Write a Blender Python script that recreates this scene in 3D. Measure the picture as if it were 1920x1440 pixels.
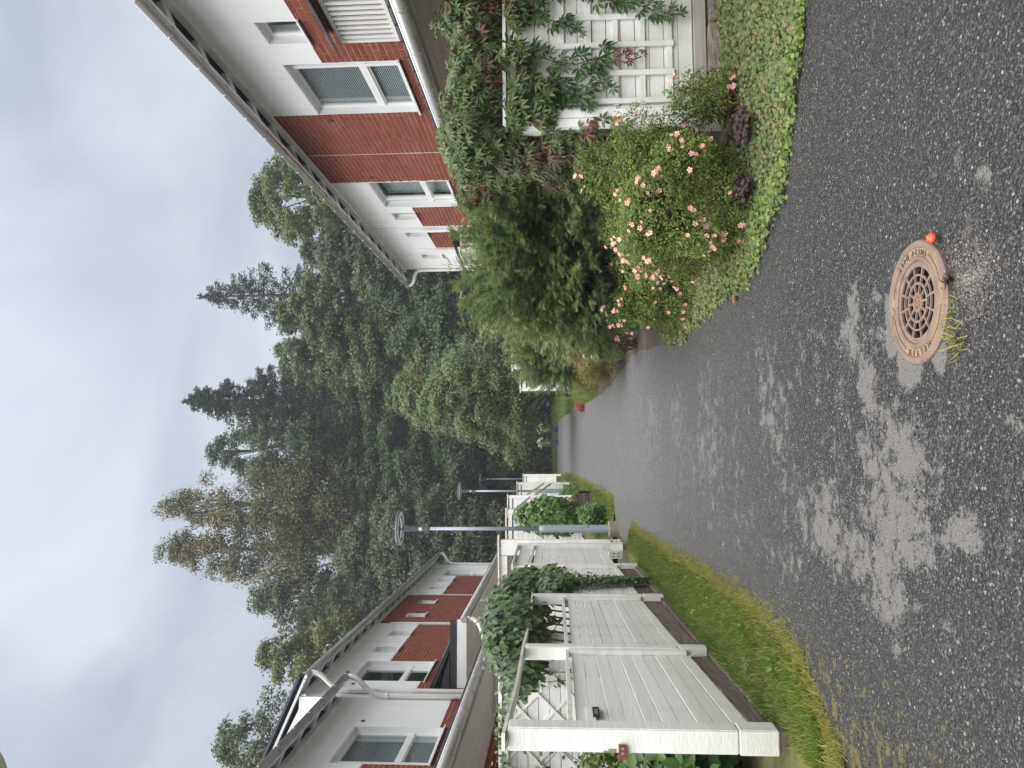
import bpy, bmesh, math, random
import numpy as np
from mathutils import Vector, Matrix, Euler
from mathutils.geometry import delaunay_2d_cdt

# ------------------------------------------------------------------ clearing, camera, light
for o in list(bpy.data.objects):
    bpy.data.objects.remove(o)
S = bpy.context.scene
C = S.collection
R = math.radians
rnd = random.Random(7)
rng = np.random.default_rng(11)

PSI, TH, ROLL, EYE, FPX = 0.08083177, 0.05884568, -0.010, 1.6, 1440.0   # yaw, pitch, roll, eye height, focal length (px of 1920)


def camera_axes():
    F = np.array([math.sin(PSI) * math.cos(TH), math.cos(PSI) * math.cos(TH), math.sin(TH)])
    r0 = np.array([math.cos(PSI), -math.sin(PSI), 0.0])
    u0 = np.cross(r0, F)
    c, s = math.cos(ROLL), math.sin(ROLL)
    return c * r0 + s * u0, -s * r0 + c * u0, F


RIGHT, UP, FWD = camera_axes()
cam_data = bpy.data.cameras.new('camera')
cam = bpy.data.objects.new('camera', cam_data)
C.objects.link(cam)
cam_data.sensor_fit = 'HORIZONTAL'
cam_data.sensor_width = 36.0
cam_data.lens = 36.0 * FPX / 1920.0
cam_data.clip_end = 2000
ax, ay, az = -UP, RIGHT, -FWD            # the photograph was taken with the phone turned on its side
cam.matrix_world = Matrix(((ax[0], ay[0], az[0], 0), (ax[1], ay[1], az[1], 0), (ax[2], ay[2], az[2], EYE), (0, 0, 0, 1)))
S.camera = cam

SUN_EL, SUN_AZ = R(72), R(204)           # veiled sun high behind the camera
world = bpy.data.worlds.new('World')
S.world = world
world.use_nodes = True
wn = world.node_tree.nodes
wl = world.node_tree.links
wn.clear()


def wnode(t, **kw):
    n = wn.new(t)
    for k, v in kw.items():
        if k in n.inputs.keys():
            n.inputs[k].default_value = v
        else:
            setattr(n, k, v)
    return n


sky = wnode('ShaderNodeTexSky', sky_type='NISHITA', sun_disc=False, sun_elevation=SUN_EL, sun_rotation=SUN_AZ, altitude=50)
sky.dust_density = 4.0
tc = wnode('ShaderNodeTexCoord')
sep = wnode('ShaderNodeSeparateXYZ')
wl.new(tc.outputs['Generated'], sep.inputs[0])
# stretch the cloud pattern towards the horizon as a flat deck would
zc = wnode('ShaderNodeMath', operation='MAXIMUM'); wl.new(sep.outputs['Z'], zc.inputs[0]); zc.inputs[1].default_value = 0.0
zz = wnode('ShaderNodeMath', operation='ADD'); wl.new(zc.outputs[0], zz.inputs[0]); zz.inputs[1].default_value = 0.35
dx = wnode('ShaderNodeMath', operation='DIVIDE'); wl.new(sep.outputs['X'], dx.inputs[0]); wl.new(zz.outputs[0], dx.inputs[1])
dy = wnode('ShaderNodeMath', operation='DIVIDE'); wl.new(sep.outputs['Y'], dy.inputs[0]); wl.new(zz.outputs[0], dy.inputs[1])
comb = wnode('ShaderNodeCombineXYZ'); wl.new(dx.outputs[0], comb.inputs[0]); wl.new(dy.outputs[0], comb.inputs[1])
n1 = wnode('ShaderNodeTexNoise', Scale=2.1, Detail=6.0, Roughness=0.5, Distortion=0.5); wl.new(comb.outputs[0], n1.inputs['Vector'])
cr = wnode('ShaderNodeValToRGB'); wl.new(n1.outputs['Fac'], cr.inputs['Fac'])
cr.color_ramp.elements[0].position = 0.34; cr.color_ramp.elements[0].color = (1.18, 1.28, 1.48, 1)
cr.color_ramp.elements[1].position = 0.69; cr.color_ramp.elements[1].color = (2.02, 2.11, 2.25, 1)
# overcast luminance: brighter overhead and round the hidden sun
sund = Vector((math.sin(SUN_AZ) * math.cos(SUN_EL), math.cos(SUN_AZ) * math.cos(SUN_EL), math.sin(SUN_EL)))
dot = wnode('ShaderNodeVectorMath', operation='DOT_PRODUCT'); wl.new(tc.outputs['Generated'], dot.inputs[0]); dot.inputs[1].default_value = Vector((.13, .76, .64)).normalized()     # where the deck is thinnest
mr = wnode('ShaderNodeMapRange'); wl.new(dot.outputs['Value'], mr.inputs['Value'])
mr.inputs['From Min'].default_value = 0.72; mr.inputs['From Max'].default_value = 1.0
mr.inputs['To Min'].default_value = 0.0; mr.inputs['To Max'].default_value = 0.62
el = wnode('ShaderNodeMath', operation='MULTIPLY_ADD'); wl.new(zc.outputs[0], el.inputs[0]); el.inputs[1].default_value = 0.62; el.inputs[2].default_value = 0.56
lum = wnode('ShaderNodeMath', operation='ADD'); wl.new(mr.outputs[0], lum.inputs[0]); wl.new(el.outputs[0], lum.inputs[1])
vs = wnode('ShaderNodeVectorMath', operation='SCALE'); wl.new(cr.outputs['Color'], vs.inputs[0]); wl.new(lum.outputs[0], vs.inputs['Scale'])
mix = wnode('ShaderNodeMix', data_type='RGBA'); mix.inputs['Factor'].default_value = 0.93
wl.new(sky.outputs['Color'], mix.inputs['A']); wl.new(vs.outputs[0], mix.inputs['B'])
bg = wnode('ShaderNodeBackground', Strength=0.05)
wl.new(mix.outputs['Result'], bg.inputs['Color'])
wo = wnode('ShaderNodeOutputWorld'); wl.new(bg.outputs[0], wo.inputs['Surface'])

sun_data = bpy.data.lights.new('sun', 'SUN')
sun_data.energy = 1.5
sun_data.angle = R(110)
sun_data.color = (1.0, 0.97, 0.93)
sun = bpy.data.objects.new('sun', sun_data)
C.objects.link(sun)
sun.rotation_euler = (-sund).to_track_quat('-Z', 'Y').to_euler()

S.view_settings.view_transform = 'Standard'
S.view_settings.look = 'None'
S.view_settings.gamma = 1
S.view_settings.exposure = 2.62
S.view_settings.use_curve_mapping = False
S.cycles.max_bounces = 8
S.cycles.diffuse_bounces = 4
S.cycles.transparent_max_bounces = 12

# ------------------------------------------------------------------ helpers


def project(P):                           # where a point falls in the 1920x1440 picture (only used to choose how finely to build it)
    d = np.asarray(P, float) - np.array([0, 0, EYE])
    z = d @ FWD
    return 960 - FPX * (d @ UP) / z, 720 - FPX * (d @ RIGHT) / z, z


def gz(y):                                # the lane climbs gently, more steeply beyond the first lamp
    z = 0.02304 * y
    t = max(0.0, y - 15.0)
    return z + 0.021 * t * t / (t + 3.0)


def gza(y):
    y = np.asarray(y, float)
    t = np.maximum(0.0, y - 15.0)
    return 0.02304 * y + 0.021 * t * t / (t + 3.0)


OFF = {}


def tag(o, label=None, cat=None, group=None, kind=None):
    if label: o['label'] = label
    if cat: o['category'] = cat
    if group: o['group'] = group
    if kind: o['kind'] = kind
    return o


def thing(name, label, cat, loc, group=None):
    o = bpy.data.objects.new(name, None)
    o.empty_display_size = 0.2
    C.objects.link(o)
    o.location = loc
    OFF[o.name] = Vector(loc)
    return tag(o, label, cat, group)


def link(name, me, parent=None, mat=None):
    """a mesh in world coordinates, as a child of parent when one is given"""
    o = bpy.data.objects.new(name, me)
    C.objects.link(o)
    if mat is not None and not me.materials:
        me.materials.append(mat)
    if parent is not None:
        o.parent = parent
        if parent.name in OFF:
            o.matrix_parent_inverse = Matrix.Translation(-OFF[parent.name])
    return o


class MB:
    def __init__(self):
        self.v = []; self.f = []; self.sm = []

    def add(self, vs, fs, smooth=False):
        n = len(self.v)
        self.v.extend([tuple(p) for p in vs])
        self.f.extend([tuple(i + n for i in q) for q in fs])
        self.sm.extend([smooth] * len(fs))
        return self

    def box(self, x0, x1, y0, y1, z0, z1):
        if x0 > x1: x0, x1 = x1, x0
        if y0 > y1: y0, y1 = y1, y0
        if z0 > z1: z0, z1 = z1, z0
        vs = [(x0, y0, z0), (x1, y0, z0), (x1, y1, z0), (x0, y1, z0), (x0, y0, z1), (x1, y0, z1), (x1, y1, z1), (x0, y1, z1)]
        return self.add(vs, BOXF)

    def hexa(self, p):                     # eight corners, in the order of box()
        return self.add(p, BOXF)

    def beam(self, a, b, w, h, up=(0, 0, 1)):   # a bar of w x h section from a to b
        a, b = Vector(a), Vector(b)
        d = (b - a).normalized()
        s = d.cross(Vector(up))
        s = Vector((1, 0, 0)) if s.length < 1e-5 else s.normalized()
        u = s.cross(d)
        vs = []
        for zs in (-1, 1):
            for p, q in ((a, -1), (b, -1), (b, 1), (a, 1)):
                vs.append(p + s * (q * w / 2) + u * (zs * h / 2))
        return self.add(vs, [BOXF[i][::-1] for i in range(6)])

    def tube(self, pts, rad, n=10, caps=True):
        pts = [Vector(p) for p in pts]
        if not hasattr(rad, '__len__'): rad = [rad] * len(pts)
        base = len(self.v)
        prev = None
        for i, p in enumerate(pts):
            d = (pts[min(i + 1, len(pts) - 1)] - pts[max(i - 1, 0)]).normalized()
            if prev is None:
                s = d.cross(Vector((0, 0, 1)))
                if s.length < 1e-3: s = d.cross(Vector((0, 1, 0)))
            else:
                s = prev - d * prev.dot(d)
            s.normalize(); prev = s
            t = d.cross(s)
            for k in range(n):
                a = 2 * math.pi * k / n
                self.v.append(tuple(p + (s * math.cos(a) + t * math.sin(a)) * rad[i]))
        for i in range(len(pts) - 1):
            for k in range(n):
                a = base + i * n + k; b = base + i * n + (k + 1) % n
                self.f.append((a, b, b + n, a + n)); self.sm.append(True)
        if caps:
            self.f.append(tuple(base + k for k in range(n))[::-1]); self.sm.append(False)
            e = base + (len(pts) - 1) * n
            self.f.append(tuple(e + k for k in range(n))); self.sm.append(False)
        return self

    def lathe(self, prof, c, n=40, close=False):   # profile of (r, z) turned about the upright axis through c
        base = len(self.v)
        for r, z in prof:
            for k in range(n):
                a = 2 * math.pi * k / n
                self.v.append((c[0] + r * math.cos(a), c[1] + r * math.sin(a), c[2] + z))
        m = len(prof)
        for i in range(m if close else m - 1):
            j = (i + 1) % m
            for k in range(n):
                k2 = (k + 1) % n
                self.f.append((base + i * n + k, base + i * n + k2, base + j * n + k2, base + j * n + k)); self.sm.append(False)
        return self

    def mesh(self, name):
        me = bpy.data.meshes.new(name)
        me.from_pydata(self.v, [], self.f)
        if any(self.sm):
            me.polygons.foreach_set('use_smooth', self.sm)
        me.update()
        return me

    def build(self, name, mat, parent=None):
        return link(name, self.mesh(name), parent, mat)


BOXF = [(0, 3, 2, 1), (4, 5, 6, 7), (0, 1, 5, 4), (1, 2, 6, 5), (2, 3, 7, 6), (3, 0, 4, 7)]


def bevel(me, w, seg=1):
    bm = bmesh.new(); bm.from_mesh(me)
    bmesh.ops.bevel(bm, geom=list(bm.edges), offset=w, segments=seg, affect='EDGES', clamp_overlap=True)
    bm.to_mesh(me); bm.free(); me.update()
    return me


def mesh_np(name, v, tri, smooth=False):
    """v (n,3), tri (m,k) -> mesh"""
    me = bpy.data.meshes.new(name)
    k = tri.shape[1]
    me.vertices.add(len(v)); me.vertices.foreach_set('co', np.ascontiguousarray(v, np.float32).ravel())
    me.loops.add(tri.size); me.loops.foreach_set('vertex_index', np.ascontiguousarray(tri, np.int32).ravel())
    me.polygons.add(len(tri))
    me.polygons.foreach_set('loop_start', np.arange(0, tri.size, k, dtype=np.int32))
    me.polygons.foreach_set('loop_total', np.full(len(tri), k, np.int32))
    if smooth: me.polygons.foreach_set('use_smooth', np.ones(len(tri), bool))
    me.update(calc_edges=True)
    return me


def frames(nrm, tip, roll=0.0):
    """rows of local axes (x side, y along the leaf, z its normal) for each leaf"""
    z = nrm / (np.linalg.norm(nrm, axis=1, keepdims=True) + 1e-9)
    y = tip - z * (tip * z).sum(1, keepdims=True)
    ln = np.linalg.norm(y, axis=1, keepdims=True)
    alt = np.cross(z, np.array([0.3, 0.8, 0.52]))
    y = np.where(ln < 1e-3, alt, y)
    y /= np.linalg.norm(y, axis=1, keepdims=True) + 1e-9
    x = np.cross(y, z)
    return np.stack([x, y, z], 1)


def scatter(name, tv, tf, pos, ax, size, smooth=False):
    """copies of the template leaf (tv, tf) at pos with axes ax and size, as one mesh"""
    tv = np.asarray(tv, float); tf = np.asarray(tf, int)
    n = len(pos)
    v = np.einsum('ij,njk->nik', tv, ax) * np.asarray(size).reshape(-1, 1, 1) + pos[:, None, :]
    f = tf[None] + (np.arange(n) * len(tv))[:, None, None]
    return mesh_np(name, v.reshape(-1, 3), f.reshape(-1, tf.shape[1]), smooth)


# leaf shapes: y runs along the leaf, z is its face
LEAF = (np.array([(0, 0, 0), (.28, .35, .07), (.24, .65, .05), (0, 1, -.06), (-.24, .65, .05), (-.28, .35, .07), (0, .5, -.02)]),
        np.array([(0, 1, 6), (1, 2, 6), (2, 3, 6), (3, 4, 6), (4, 5, 6), (5, 0, 6)]))
CARD = (np.array([(0, 0, 0), (.32, .5, .08), (0, 1, -.04), (-.32, .5, .08)]), np.array([(0, 1, 2, 3)]))
NEEDLE = (np.array([(-.05, 0, 0), (.05, 0, 0), (0, 1, .05)]), np.array([(0, 1, 2)]))
ROUND = (np.array([(.5 * math.cos(a) * r, .5 + .5 * math.sin(a) * r, .1 * (1 - r) + .04 * (i % 2)) for i, (a, r) in
                   enumerate([(k * math.pi / 3.5, 1.0) for k in range(7)])] + [(0, .5, -.05)]),
         np.array([(k, (k + 1) % 7, 7) for k in range(7)]))


def palmate():
    vs, fs = [], []
    for a, l in ((0, 1.0), (40, .95), (-40, .95), (88, .72), (-88, .72)):
        ca, sa = math.cos(R(a)), math.sin(R(a))
        b = len(vs)
        for x, y, z in ((0, .10, 0), (.13, .42, .05), (.15, .66, .03), (0, 1.05, -.16), (-.15, .66, .03), (-.13, .42, .05), (0, .5, -.04)):
            x, y = x * l, y * l
            vs.append((x * ca + y * sa, y * ca - x * sa, z - .1 * (1 - math.cos(R(a)))))
        fs += [(b, b + 1, b + 6), (b + 1, b + 2, b + 6), (b + 2, b + 3, b + 6), (b + 3, b + 4, b + 6), (b + 4, b + 5, b + 6), (b + 5, b, b + 6)]
    return np.array(vs), np.array(fs)


PALM = palmate()


def unit(n):
    v = rng.normal(size=(n, 3))
    return v / np.linalg.norm(v, axis=1, keepdims=True)


# ------------------------------------------------------------------ materials
MATS = {}


def new_mat(name):
    m = bpy.data.materials.new(name)
    m.use_nodes = True
    MATS[name] = m
    nt = m.node_tree
    return m, nt, nt.nodes['Principled BSDF']


def N(nt, t, **kw):
    n = nt.nodes.new(t)
    for k, v in kw.items():
        if k in n.inputs.keys(): n.inputs[k].default_value = v
        else: setattr(n, k, v)
    return n


def ramp(nt, src, stops):
    r = N(nt, 'ShaderNodeValToRGB')
    nt.links.new(src, r.inputs['Fac'])
    e = r.color_ramp.elements
    while len(e) < len(stops): e.new(0.5)
    for i, (p, c) in enumerate(stops):
        e[i].position = p; e[i].color = (*c, 1) if len(c) == 3 else c
    return r.outputs['Color']


def mixc(nt, fac, a, b, mode='MIX'):
    m = N(nt, 'ShaderNodeMix', data_type='RGBA', blend_type=mode)
    L = nt.links
    for s, v in (('Factor', fac), ('A', a), ('B', b)):
        if isinstance(v, (int, float)): m.inputs[s].default_value = v
        elif isinstance(v, tuple): m.inputs[s].default_value = (*v, 1)
        else: L.new(v, m.inputs[s])
    return m.outputs['Result']


def math_(nt, op, a, b=None, c=None):
    m = N(nt, 'ShaderNodeMath', operation=op)
    for i, v in enumerate((a, b, c)):
        if v is None: continue
        if isinstance(v, (int, float)): m.inputs[i].default_value = v
        else: nt.links.new(v, m.inputs[i])
    return m.outputs[0]


def pos(nt, scale=(1, 1, 1)):
    g = N(nt, 'ShaderNodeNewGeometry')
    mp = N(nt, 'ShaderNodeMapping')
    mp.inputs['Scale'].default_value = scale
    nt.links.new(g.outputs['Position'], mp.inputs['Vector'])
    return mp.outputs[0]


def noise(nt, vec, scale, detail=3.0, rough=0.55, dist=0.0):
    n = N(nt, 'ShaderNodeTexNoise', Scale=scale, Detail=detail, Roughness=rough, Distortion=dist)
    nt.links.new(vec, n.inputs['Vector'])
    return n.outputs['Fac']


def bump(nt, bsdf, h, strength, dist=0.01):
    b = N(nt, 'ShaderNodeBump', Strength=strength, Distance=dist)
    nt.links.new(h, b.inputs['Height'])
    nt.links.new(b.outputs[0], bsdf.inputs['Normal'])


def plain(name, col, rough=0.6, var=0.12, scale=3.0, metal=0.0, spec=0.5, bmp=0.0, stretch=(1, 1, 1), dirt=None, splash=None, streak=None):
    m, nt, b = new_mat(name)
    p = pos(nt, stretch)
    f = noise(nt, p, scale, 5)
    if name in ('white_paint', 'old_sleeper_wood', 'grey_wood', 'grey_soffit_boards', 'kerb_stone'):   # no two boards were painted or worn alike
        oi = N(nt, 'ShaderNodeObjectInfo')
        f = math_(nt, 'ADD', math_(nt, 'MULTIPLY', f, .75), math_(nt, 'MULTIPLY', oi.outputs['Random'], .26))
    lo = tuple(c * (1 - var) for c in col); hi = tuple(min(1, c * (1 + var)) for c in col)
    c = ramp(nt, f, [(0.3, lo), (0.7, hi)])
    if dirt:
        d = noise(nt, pos(nt, (1.3, 1.3, .35)), 2.7, 6, .65)
        dm = ramp(nt, d, [(0.52, (0, 0, 0)), (0.75, (1, 1, 1))])
        c = mixc(nt, math_(nt, 'MULTIPLY', dm, dirt[1]), c, dirt[0])
    if splash:                             # green-grey splash dirt on the lowest boards
        sp = N(nt, 'ShaderNodeSeparateXYZ'); nt.links.new(pos(nt), sp.inputs[0])
        q = math_(nt, 'MULTIPLY', math_(nt, 'SUBTRACT', splash, sp.outputs[2]), 1.1)
        q = math_(nt, 'MULTIPLY', math_(nt, 'MAXIMUM', q, 0.0), noise(nt, pos(nt, (1, 1, .6)), 5.5, 6, .7))
        c = mixc(nt, math_(nt, 'MINIMUM', q, .55), c, (0.36, 0.37, 0.27))
    if streak:                             # faint rain streaks
        q = ramp(nt, noise(nt, pos(nt, (5, 5, .22)), 2.2, 5, .6), [(.50, (0, 0, 0)), (.78, (1, 1, 1))])
        c = mixc(nt, math_(nt, 'MULTIPLY', q, streak), c, (0.42, 0.42, 0.40))
    nt.links.new(c, b.inputs['Base Color'])
    b.inputs['Roughness'].default_value = rough
    b.inputs['Metallic'].default_value = metal
    b.inputs['Specular IOR Level'].default_value = spec
    if bmp: bump(nt, b, noise(nt, p, scale * 9, 4), bmp)
    return m


def island_random(nt):
    g = N(nt, 'ShaderNodeNewGeometry')
    o = N(nt, 'ShaderNodeObjectInfo')
    s = math_(nt, 'ADD', g.outputs['Random Per Island'], o.outputs['Random'])
    return math_(nt, 'FRACT', s)


def leaf_mat(name, cols, rough=0.55, trans=0.35, patch=None, pscale=0.6):
    """each leaf its own green; patch = colours of larger drifts through the plant"""
    m, nt, b = new_mat(name)
    r = island_random(nt)
    n = len(cols)
    c = ramp(nt, r, [(i / max(1, n - 1), cc) for i, cc in enumerate(cols)])
    if patch:
        f = noise(nt, pos(nt), pscale, 3)
        pm = ramp(nt, f, [(0.50, (0, 0, 0)), (0.64, (1, 1, 1))])
        r2 = math_(nt, 'GREATER_THAN', math_(nt, 'FRACT', math_(nt, 'MULTIPLY', r, 7.31)), 0.35)
        c = mixc(nt, math_(nt, 'MULTIPLY', pm, r2), c, patch)
    nt.links.new(c, b.inputs['Base Color'])
    b.inputs['Roughness'].default_value = rough
    b.inputs['Specular IOR Level'].default_value = 0.35
    t = N(nt, 'ShaderNodeBsdfTranslucent')
    br = mixc(nt, 0.5, c, (0.12, 0.16, 0.02), 'ADD') if False else c
    nt.links.new(br, t.inputs['Color'])
    ms = N(nt, 'ShaderNodeMixShader'); ms.inputs[0].default_value = trans
    nt.links.new(b.outputs[0], ms.inputs[1]); nt.links.new(t.outputs[0], ms.inputs[2])
    nt.links.new(ms.outputs[0], nt.nodes['Material Output'].inputs['Surface'])
    return m


white_paint = plain('white_paint', (0.74, 0.75, 0.74), 0.5, 0.09, 9, bmp=0.34, stretch=(.3, .05, 1.6), dirt=((0.40, 0.41, 0.35), 0.42), splash=1.05)
rail_paint = plain('weathered_white_rail', (0.66, 0.65, 0.60), 0.65, 0.12, 9, bmp=0.2, dirt=((0.22, 0.22, 0.18), 0.7))
window_paint = plain('window_paint', (0.80, 0.81, 0.81), 0.35, 0.02, 2)
plaster = plain('white_render', (0.78, 0.795, 0.80), 0.85, 0.035, 1.2, bmp=0.05, streak=0.16)
mortar = plain('mortar', (0.47, 0.38, 0.34), 0.9, 0.15, 30)
soffit_paint = plain('grey_soffit_boards', (0.70, 0.69, 0.67), 0.6, 0.06, 8, stretch=(1, .1, 1))
eave_paint = plain('eave_paint', (0.74, 0.75, 0.76), 0.55, 0.04, 3)
dark_gap = plain('dark_vent_and_slot_shade', (0.05, 0.055, 0.06), 0.8, 0.1, 3)
gutter_steel = plain('gutter_steel', (0.42, 0.41, 0.405), 0.38, 0.06, 2, metal=0.55, stretch=(1, .3, 1))
pipe_white = plain('white_pipe', (0.72, 0.72, 0.71), 0.4, 0.04, 4, dirt=((0.4, 0.38, 0.34), 0.3))
black_sheet = plain('black_sheet_metal', (0.03, 0.033, 0.04), 0.45, 0.15, 5, metal=0.2)
slat_white = plain('slat_paint', (0.72, 0.71, 0.68), 0.5, 0.05, 5)
brown_frame = plain('brown_frame', (0.06, 0.035, 0.03), 0.5, 0.15, 4)
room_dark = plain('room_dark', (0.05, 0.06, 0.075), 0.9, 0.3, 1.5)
blind_mat = plain('blind_white', (0.62, 0.65, 0.69), 0.5, 0.03, 2)
curtain_mat = plain('curtain_cloth', (0.5, 0.53, 0.53), 0.9, 0.1, 6, stretch=(4, 4, .3))
lamp_grey = plain('lamp_post_paint', (0.27, 0.32, 0.37), 0.4, 0.05, 3)
lamp_dark = plain('lamp_head_paint', (0.09, 0.10, 0.115), 0.4, 0.08, 5)
lamp_lens = plain('lamp_lens', (0.62, 0.63, 0.62), 0.3, 0.03, 5)
concrete = plain('concrete', (0.22, 0.20, 0.165), 0.9, 0.25, 7, bmp=0.4, dirt=((0.09, 0.09, 0.05), 0.6))
dark_wood = plain('old_sleeper_wood', (0.125, 0.10, 0.075), 0.9, 0.6, 9, bmp=0.9, stretch=(3, .6, 5), dirt=((0.035, 0.03, 0.02), 0.7))
grey_wood = plain('grey_wood', (0.27, 0.25, 0.225), 0.8, 0.25, 6, bmp=0.3, stretch=(.2, 3, 7))
stone_mat = plain('kerb_stone', (0.20, 0.175, 0.14), 0.95, 0.55, 22, bmp=1.0, dirt=((0.05, 0.055, 0.025), 0.85))
rust = plain('rust', (0.16, 0.05, 0.028), 0.75, 0.35, 25, bmp=0.3)
soil = plain('soil', (0.055, 0.042, 0.03), 0.95, 0.4, 9, bmp=0.5)
earth = plain('earth', (0.06, 0.07, 0.03), 0.95, 0.4, 2.0)
bark = plain('bark', (0.05, 0.043, 0.036), 0.9, 0.3, 3, bmp=0.4)
pale_bark = plain('pale_bark', (0.30, 0.28, 0.25), 0.85, 0.35, 2.5, bmp=0.3, stretch=(1, 1, .4))
vine_wood = plain('vine_stem', (0.10, 0.065, 0.045), 0.8, 0.3, 20)
black_plastic = plain('black_plastic', (0.02, 0.021, 0.024), 0.4, 0.1, 5)


def brick_material():
    m, nt, b = new_mat('red_brick')
    r = island_random(nt)
    c = ramp(nt, r, [(0, (0.190, 0.046, 0.028)), (.35, (0.240, 0.060, 0.037)), (.75, (0.285, 0.075, 0.045)), (1, (0.215, 0.062, 0.043))])
    p = pos(nt)
    c = mixc(nt, math_(nt, 'MULTIPLY', noise(nt, p, 1.1, 4), 0.30), c, (0.20, 0.075, 0.055))
    c = mixc(nt, math_(nt, 'MULTIPLY', noise(nt, p, 60, 3), 0.3), c, (0.15, 0.05, 0.04))
    nt.links.new(c, b.inputs['Base Color'])
    b.inputs['Roughness'].default_value = 0.9
    b.inputs['Specular IOR Level'].default_value = 0.15
    bump(nt, b, noise(nt, p, 90, 3), 0.25)
    return m


brick_mat = brick_material()


def glass_material():
    m, nt, b = new_mat('window_glass')
    t = N(nt, 'ShaderNodeBsdfTransparent')
    t.inputs[0].default_value = (0.94, 0.97, 0.98, 1)
    g = N(nt, 'ShaderNodeBsdfGlossy', Roughness=0.02)
    lw = N(nt, 'ShaderNodeLayerWeight', Blend=0.5)
    f = math_(nt, 'MULTIPLY_ADD', math_(nt, 'POWER', lw.outputs['Facing'], 4.0), 0.9, 0.06)
    ms = N(nt, 'ShaderNodeMixShader')
    nt.links.new(f, ms.inputs[0]); nt.links.new(t.outputs[0], ms.inputs[1]); nt.links.new(g.outputs[0], ms.inputs[2])
    nt.links.new(ms.outputs[0], nt.nodes['Material Output'].inputs['Surface'])
    return m


glass = glass_material()


def asphalt_material():
    m, nt, b = new_mat('worn_asphalt')
    p = pos(nt)
    L = nt.links
    # stones in the binder, two sizes
    def stones(scale):
        v = N(nt, 'ShaderNodeTexVoronoi', Scale=scale); v.inputs['Randomness'].default_value = 1.0
        L.new(p, v.inputs['Vector'])
        sp = N(nt, 'ShaderNodeSeparateColor'); L.new(v.outputs['Color'], sp.inputs[0])
        return v.outputs['Distance'], sp.outputs[0], sp.outputs[1]
    d1, r1, h1 = stones(62.0)
    d2, r2, h2 = stones(150.0)
    tone = [(0.0, (0.009, 0.009, 0.010)), (.35, (0.016, 0.016, 0.018)), (.60, (0.030, 0.031, 0.033)), (.82, (0.055, 0.055, 0.058)), (.96, (0.105, 0.10, 0.095)), (1, (0.24, 0.215, 0.19))]
    c1 = ramp(nt, r1, tone); c2 = ramp(nt, r2, tone)
    binder = ramp(nt, noise(nt, p, 9, 4), [(.3, (0.008, 0.008, 0.009)), (.7, (0.016, 0.016, 0.017))])
    m1 = ramp(nt, d1, [(.36, (1, 1, 1)), (.50, (0, 0, 0))])
    m2 = ramp(nt, d2, [(.42, (1, 1, 1)), (.58, (0, 0, 0))])
    c = mixc(nt, m2, binder, c2)
    pick = math_(nt, 'MULTIPLY', m1, math_(nt, 'GREATER_THAN', h1, 0.30))
    c = mixc(nt, pick, c, c1)
    # worn pale skin of old surface dressing: named patches plus a scatter of small ones
    g = N(nt, 'ShaderNodeSeparateXYZ'); L.new(p, g.inputs[0])
    fld = None
    for (px, py, rx, ry, w) in WORN:
        ex = math_(nt, 'DIVIDE', math_(nt, 'SUBTRACT', g.outputs[0], px), rx)
        ey = math_(nt, 'DIVIDE', math_(nt, 'SUBTRACT', g.outputs[1], py), ry)
        q = math_(nt, 'ADD', math_(nt, 'MULTIPLY', ex, ex), math_(nt, 'MULTIPLY', ey, ey))
        q = math_(nt, 'MULTIPLY', math_(nt, 'MAXIMUM', math_(nt, 'SUBTRACT', 1.0, q), -0.6), w)
        fld = q if fld is None else math_(nt, 'MAXIMUM', fld, q)
    big = noise(nt, p, 1.5, 3, .5)
    edge = noise(nt, p, 9.0, 8, .72, .4)
    fine = noise(nt, p, 75.0, 3, .7)
    k = math_(nt, 'ADD', math_(nt, 'MULTIPLY', fld, .30), math_(nt, 'MULTIPLY', math_(nt, 'SUBTRACT', big, .5), .9))
    k = math_(nt, 'ADD', k, math_(nt, 'MULTIPLY', math_(nt, 'SUBTRACT', edge, .5), 2.05))
    k = math_(nt, 'ADD', k, math_(nt, 'MULTIPLY', math_(nt, 'SUBTRACT', fine, .5), .85))
    # the skin survives on the walked middle of the lane only
    inner = ramp(nt, math_(nt, 'ABSOLUTE', math_(nt, 'ADD', g.outputs[0], 0.05)), [(.75, (1, 1, 1)), (1.35, (0, 0, 0))])
    k = math_(nt, 'SUBTRACT', k, math_(nt, 'MULTIPLY', math_(nt, 'SUBTRACT', 1.0, inner), .25))
    wm = ramp(nt, k, [(.10, (0, 0, 0)), (.29, (1, 1, 1))])
    skin = ramp(nt, noise(nt, p, 190, 2, .8), [(.25, (0.050, 0.049, 0.047)), (.5, (0.115, 0.112, 0.107)), (.75, (0.20, 0.195, 0.185))])
    c = mixc(nt, math_(nt, 'MULTIPLY', wm, .84), c, skin)
    # grazing-angle sheen painted in: the grey lightens the lane with distance
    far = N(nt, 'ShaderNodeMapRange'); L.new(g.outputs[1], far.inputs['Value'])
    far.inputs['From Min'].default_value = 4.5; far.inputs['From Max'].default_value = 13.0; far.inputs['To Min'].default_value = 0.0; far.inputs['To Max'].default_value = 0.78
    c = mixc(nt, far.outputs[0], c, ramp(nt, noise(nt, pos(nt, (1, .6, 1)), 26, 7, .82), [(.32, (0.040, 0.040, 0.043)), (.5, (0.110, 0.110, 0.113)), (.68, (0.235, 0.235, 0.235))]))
    # moss creeping in from the left verge
    mn = noise(nt, p, 13, 6, .7)
    side = N(nt, 'ShaderNodeMapRange'); L.new(g.outputs[0], side.inputs['Value'])
    side.inputs['From Min'].default_value = -0.75; side.inputs['From Max'].default_value = -1.45
    side.inputs['To Min'].default_value = -0.06; side.inputs['To Max'].default_value = 0.16
    mm = ramp(nt, math_(nt, 'ADD', mn, side.outputs[0]), [(.66, (0, 0, 0)), (.74, (1, 1, 1))])
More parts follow.
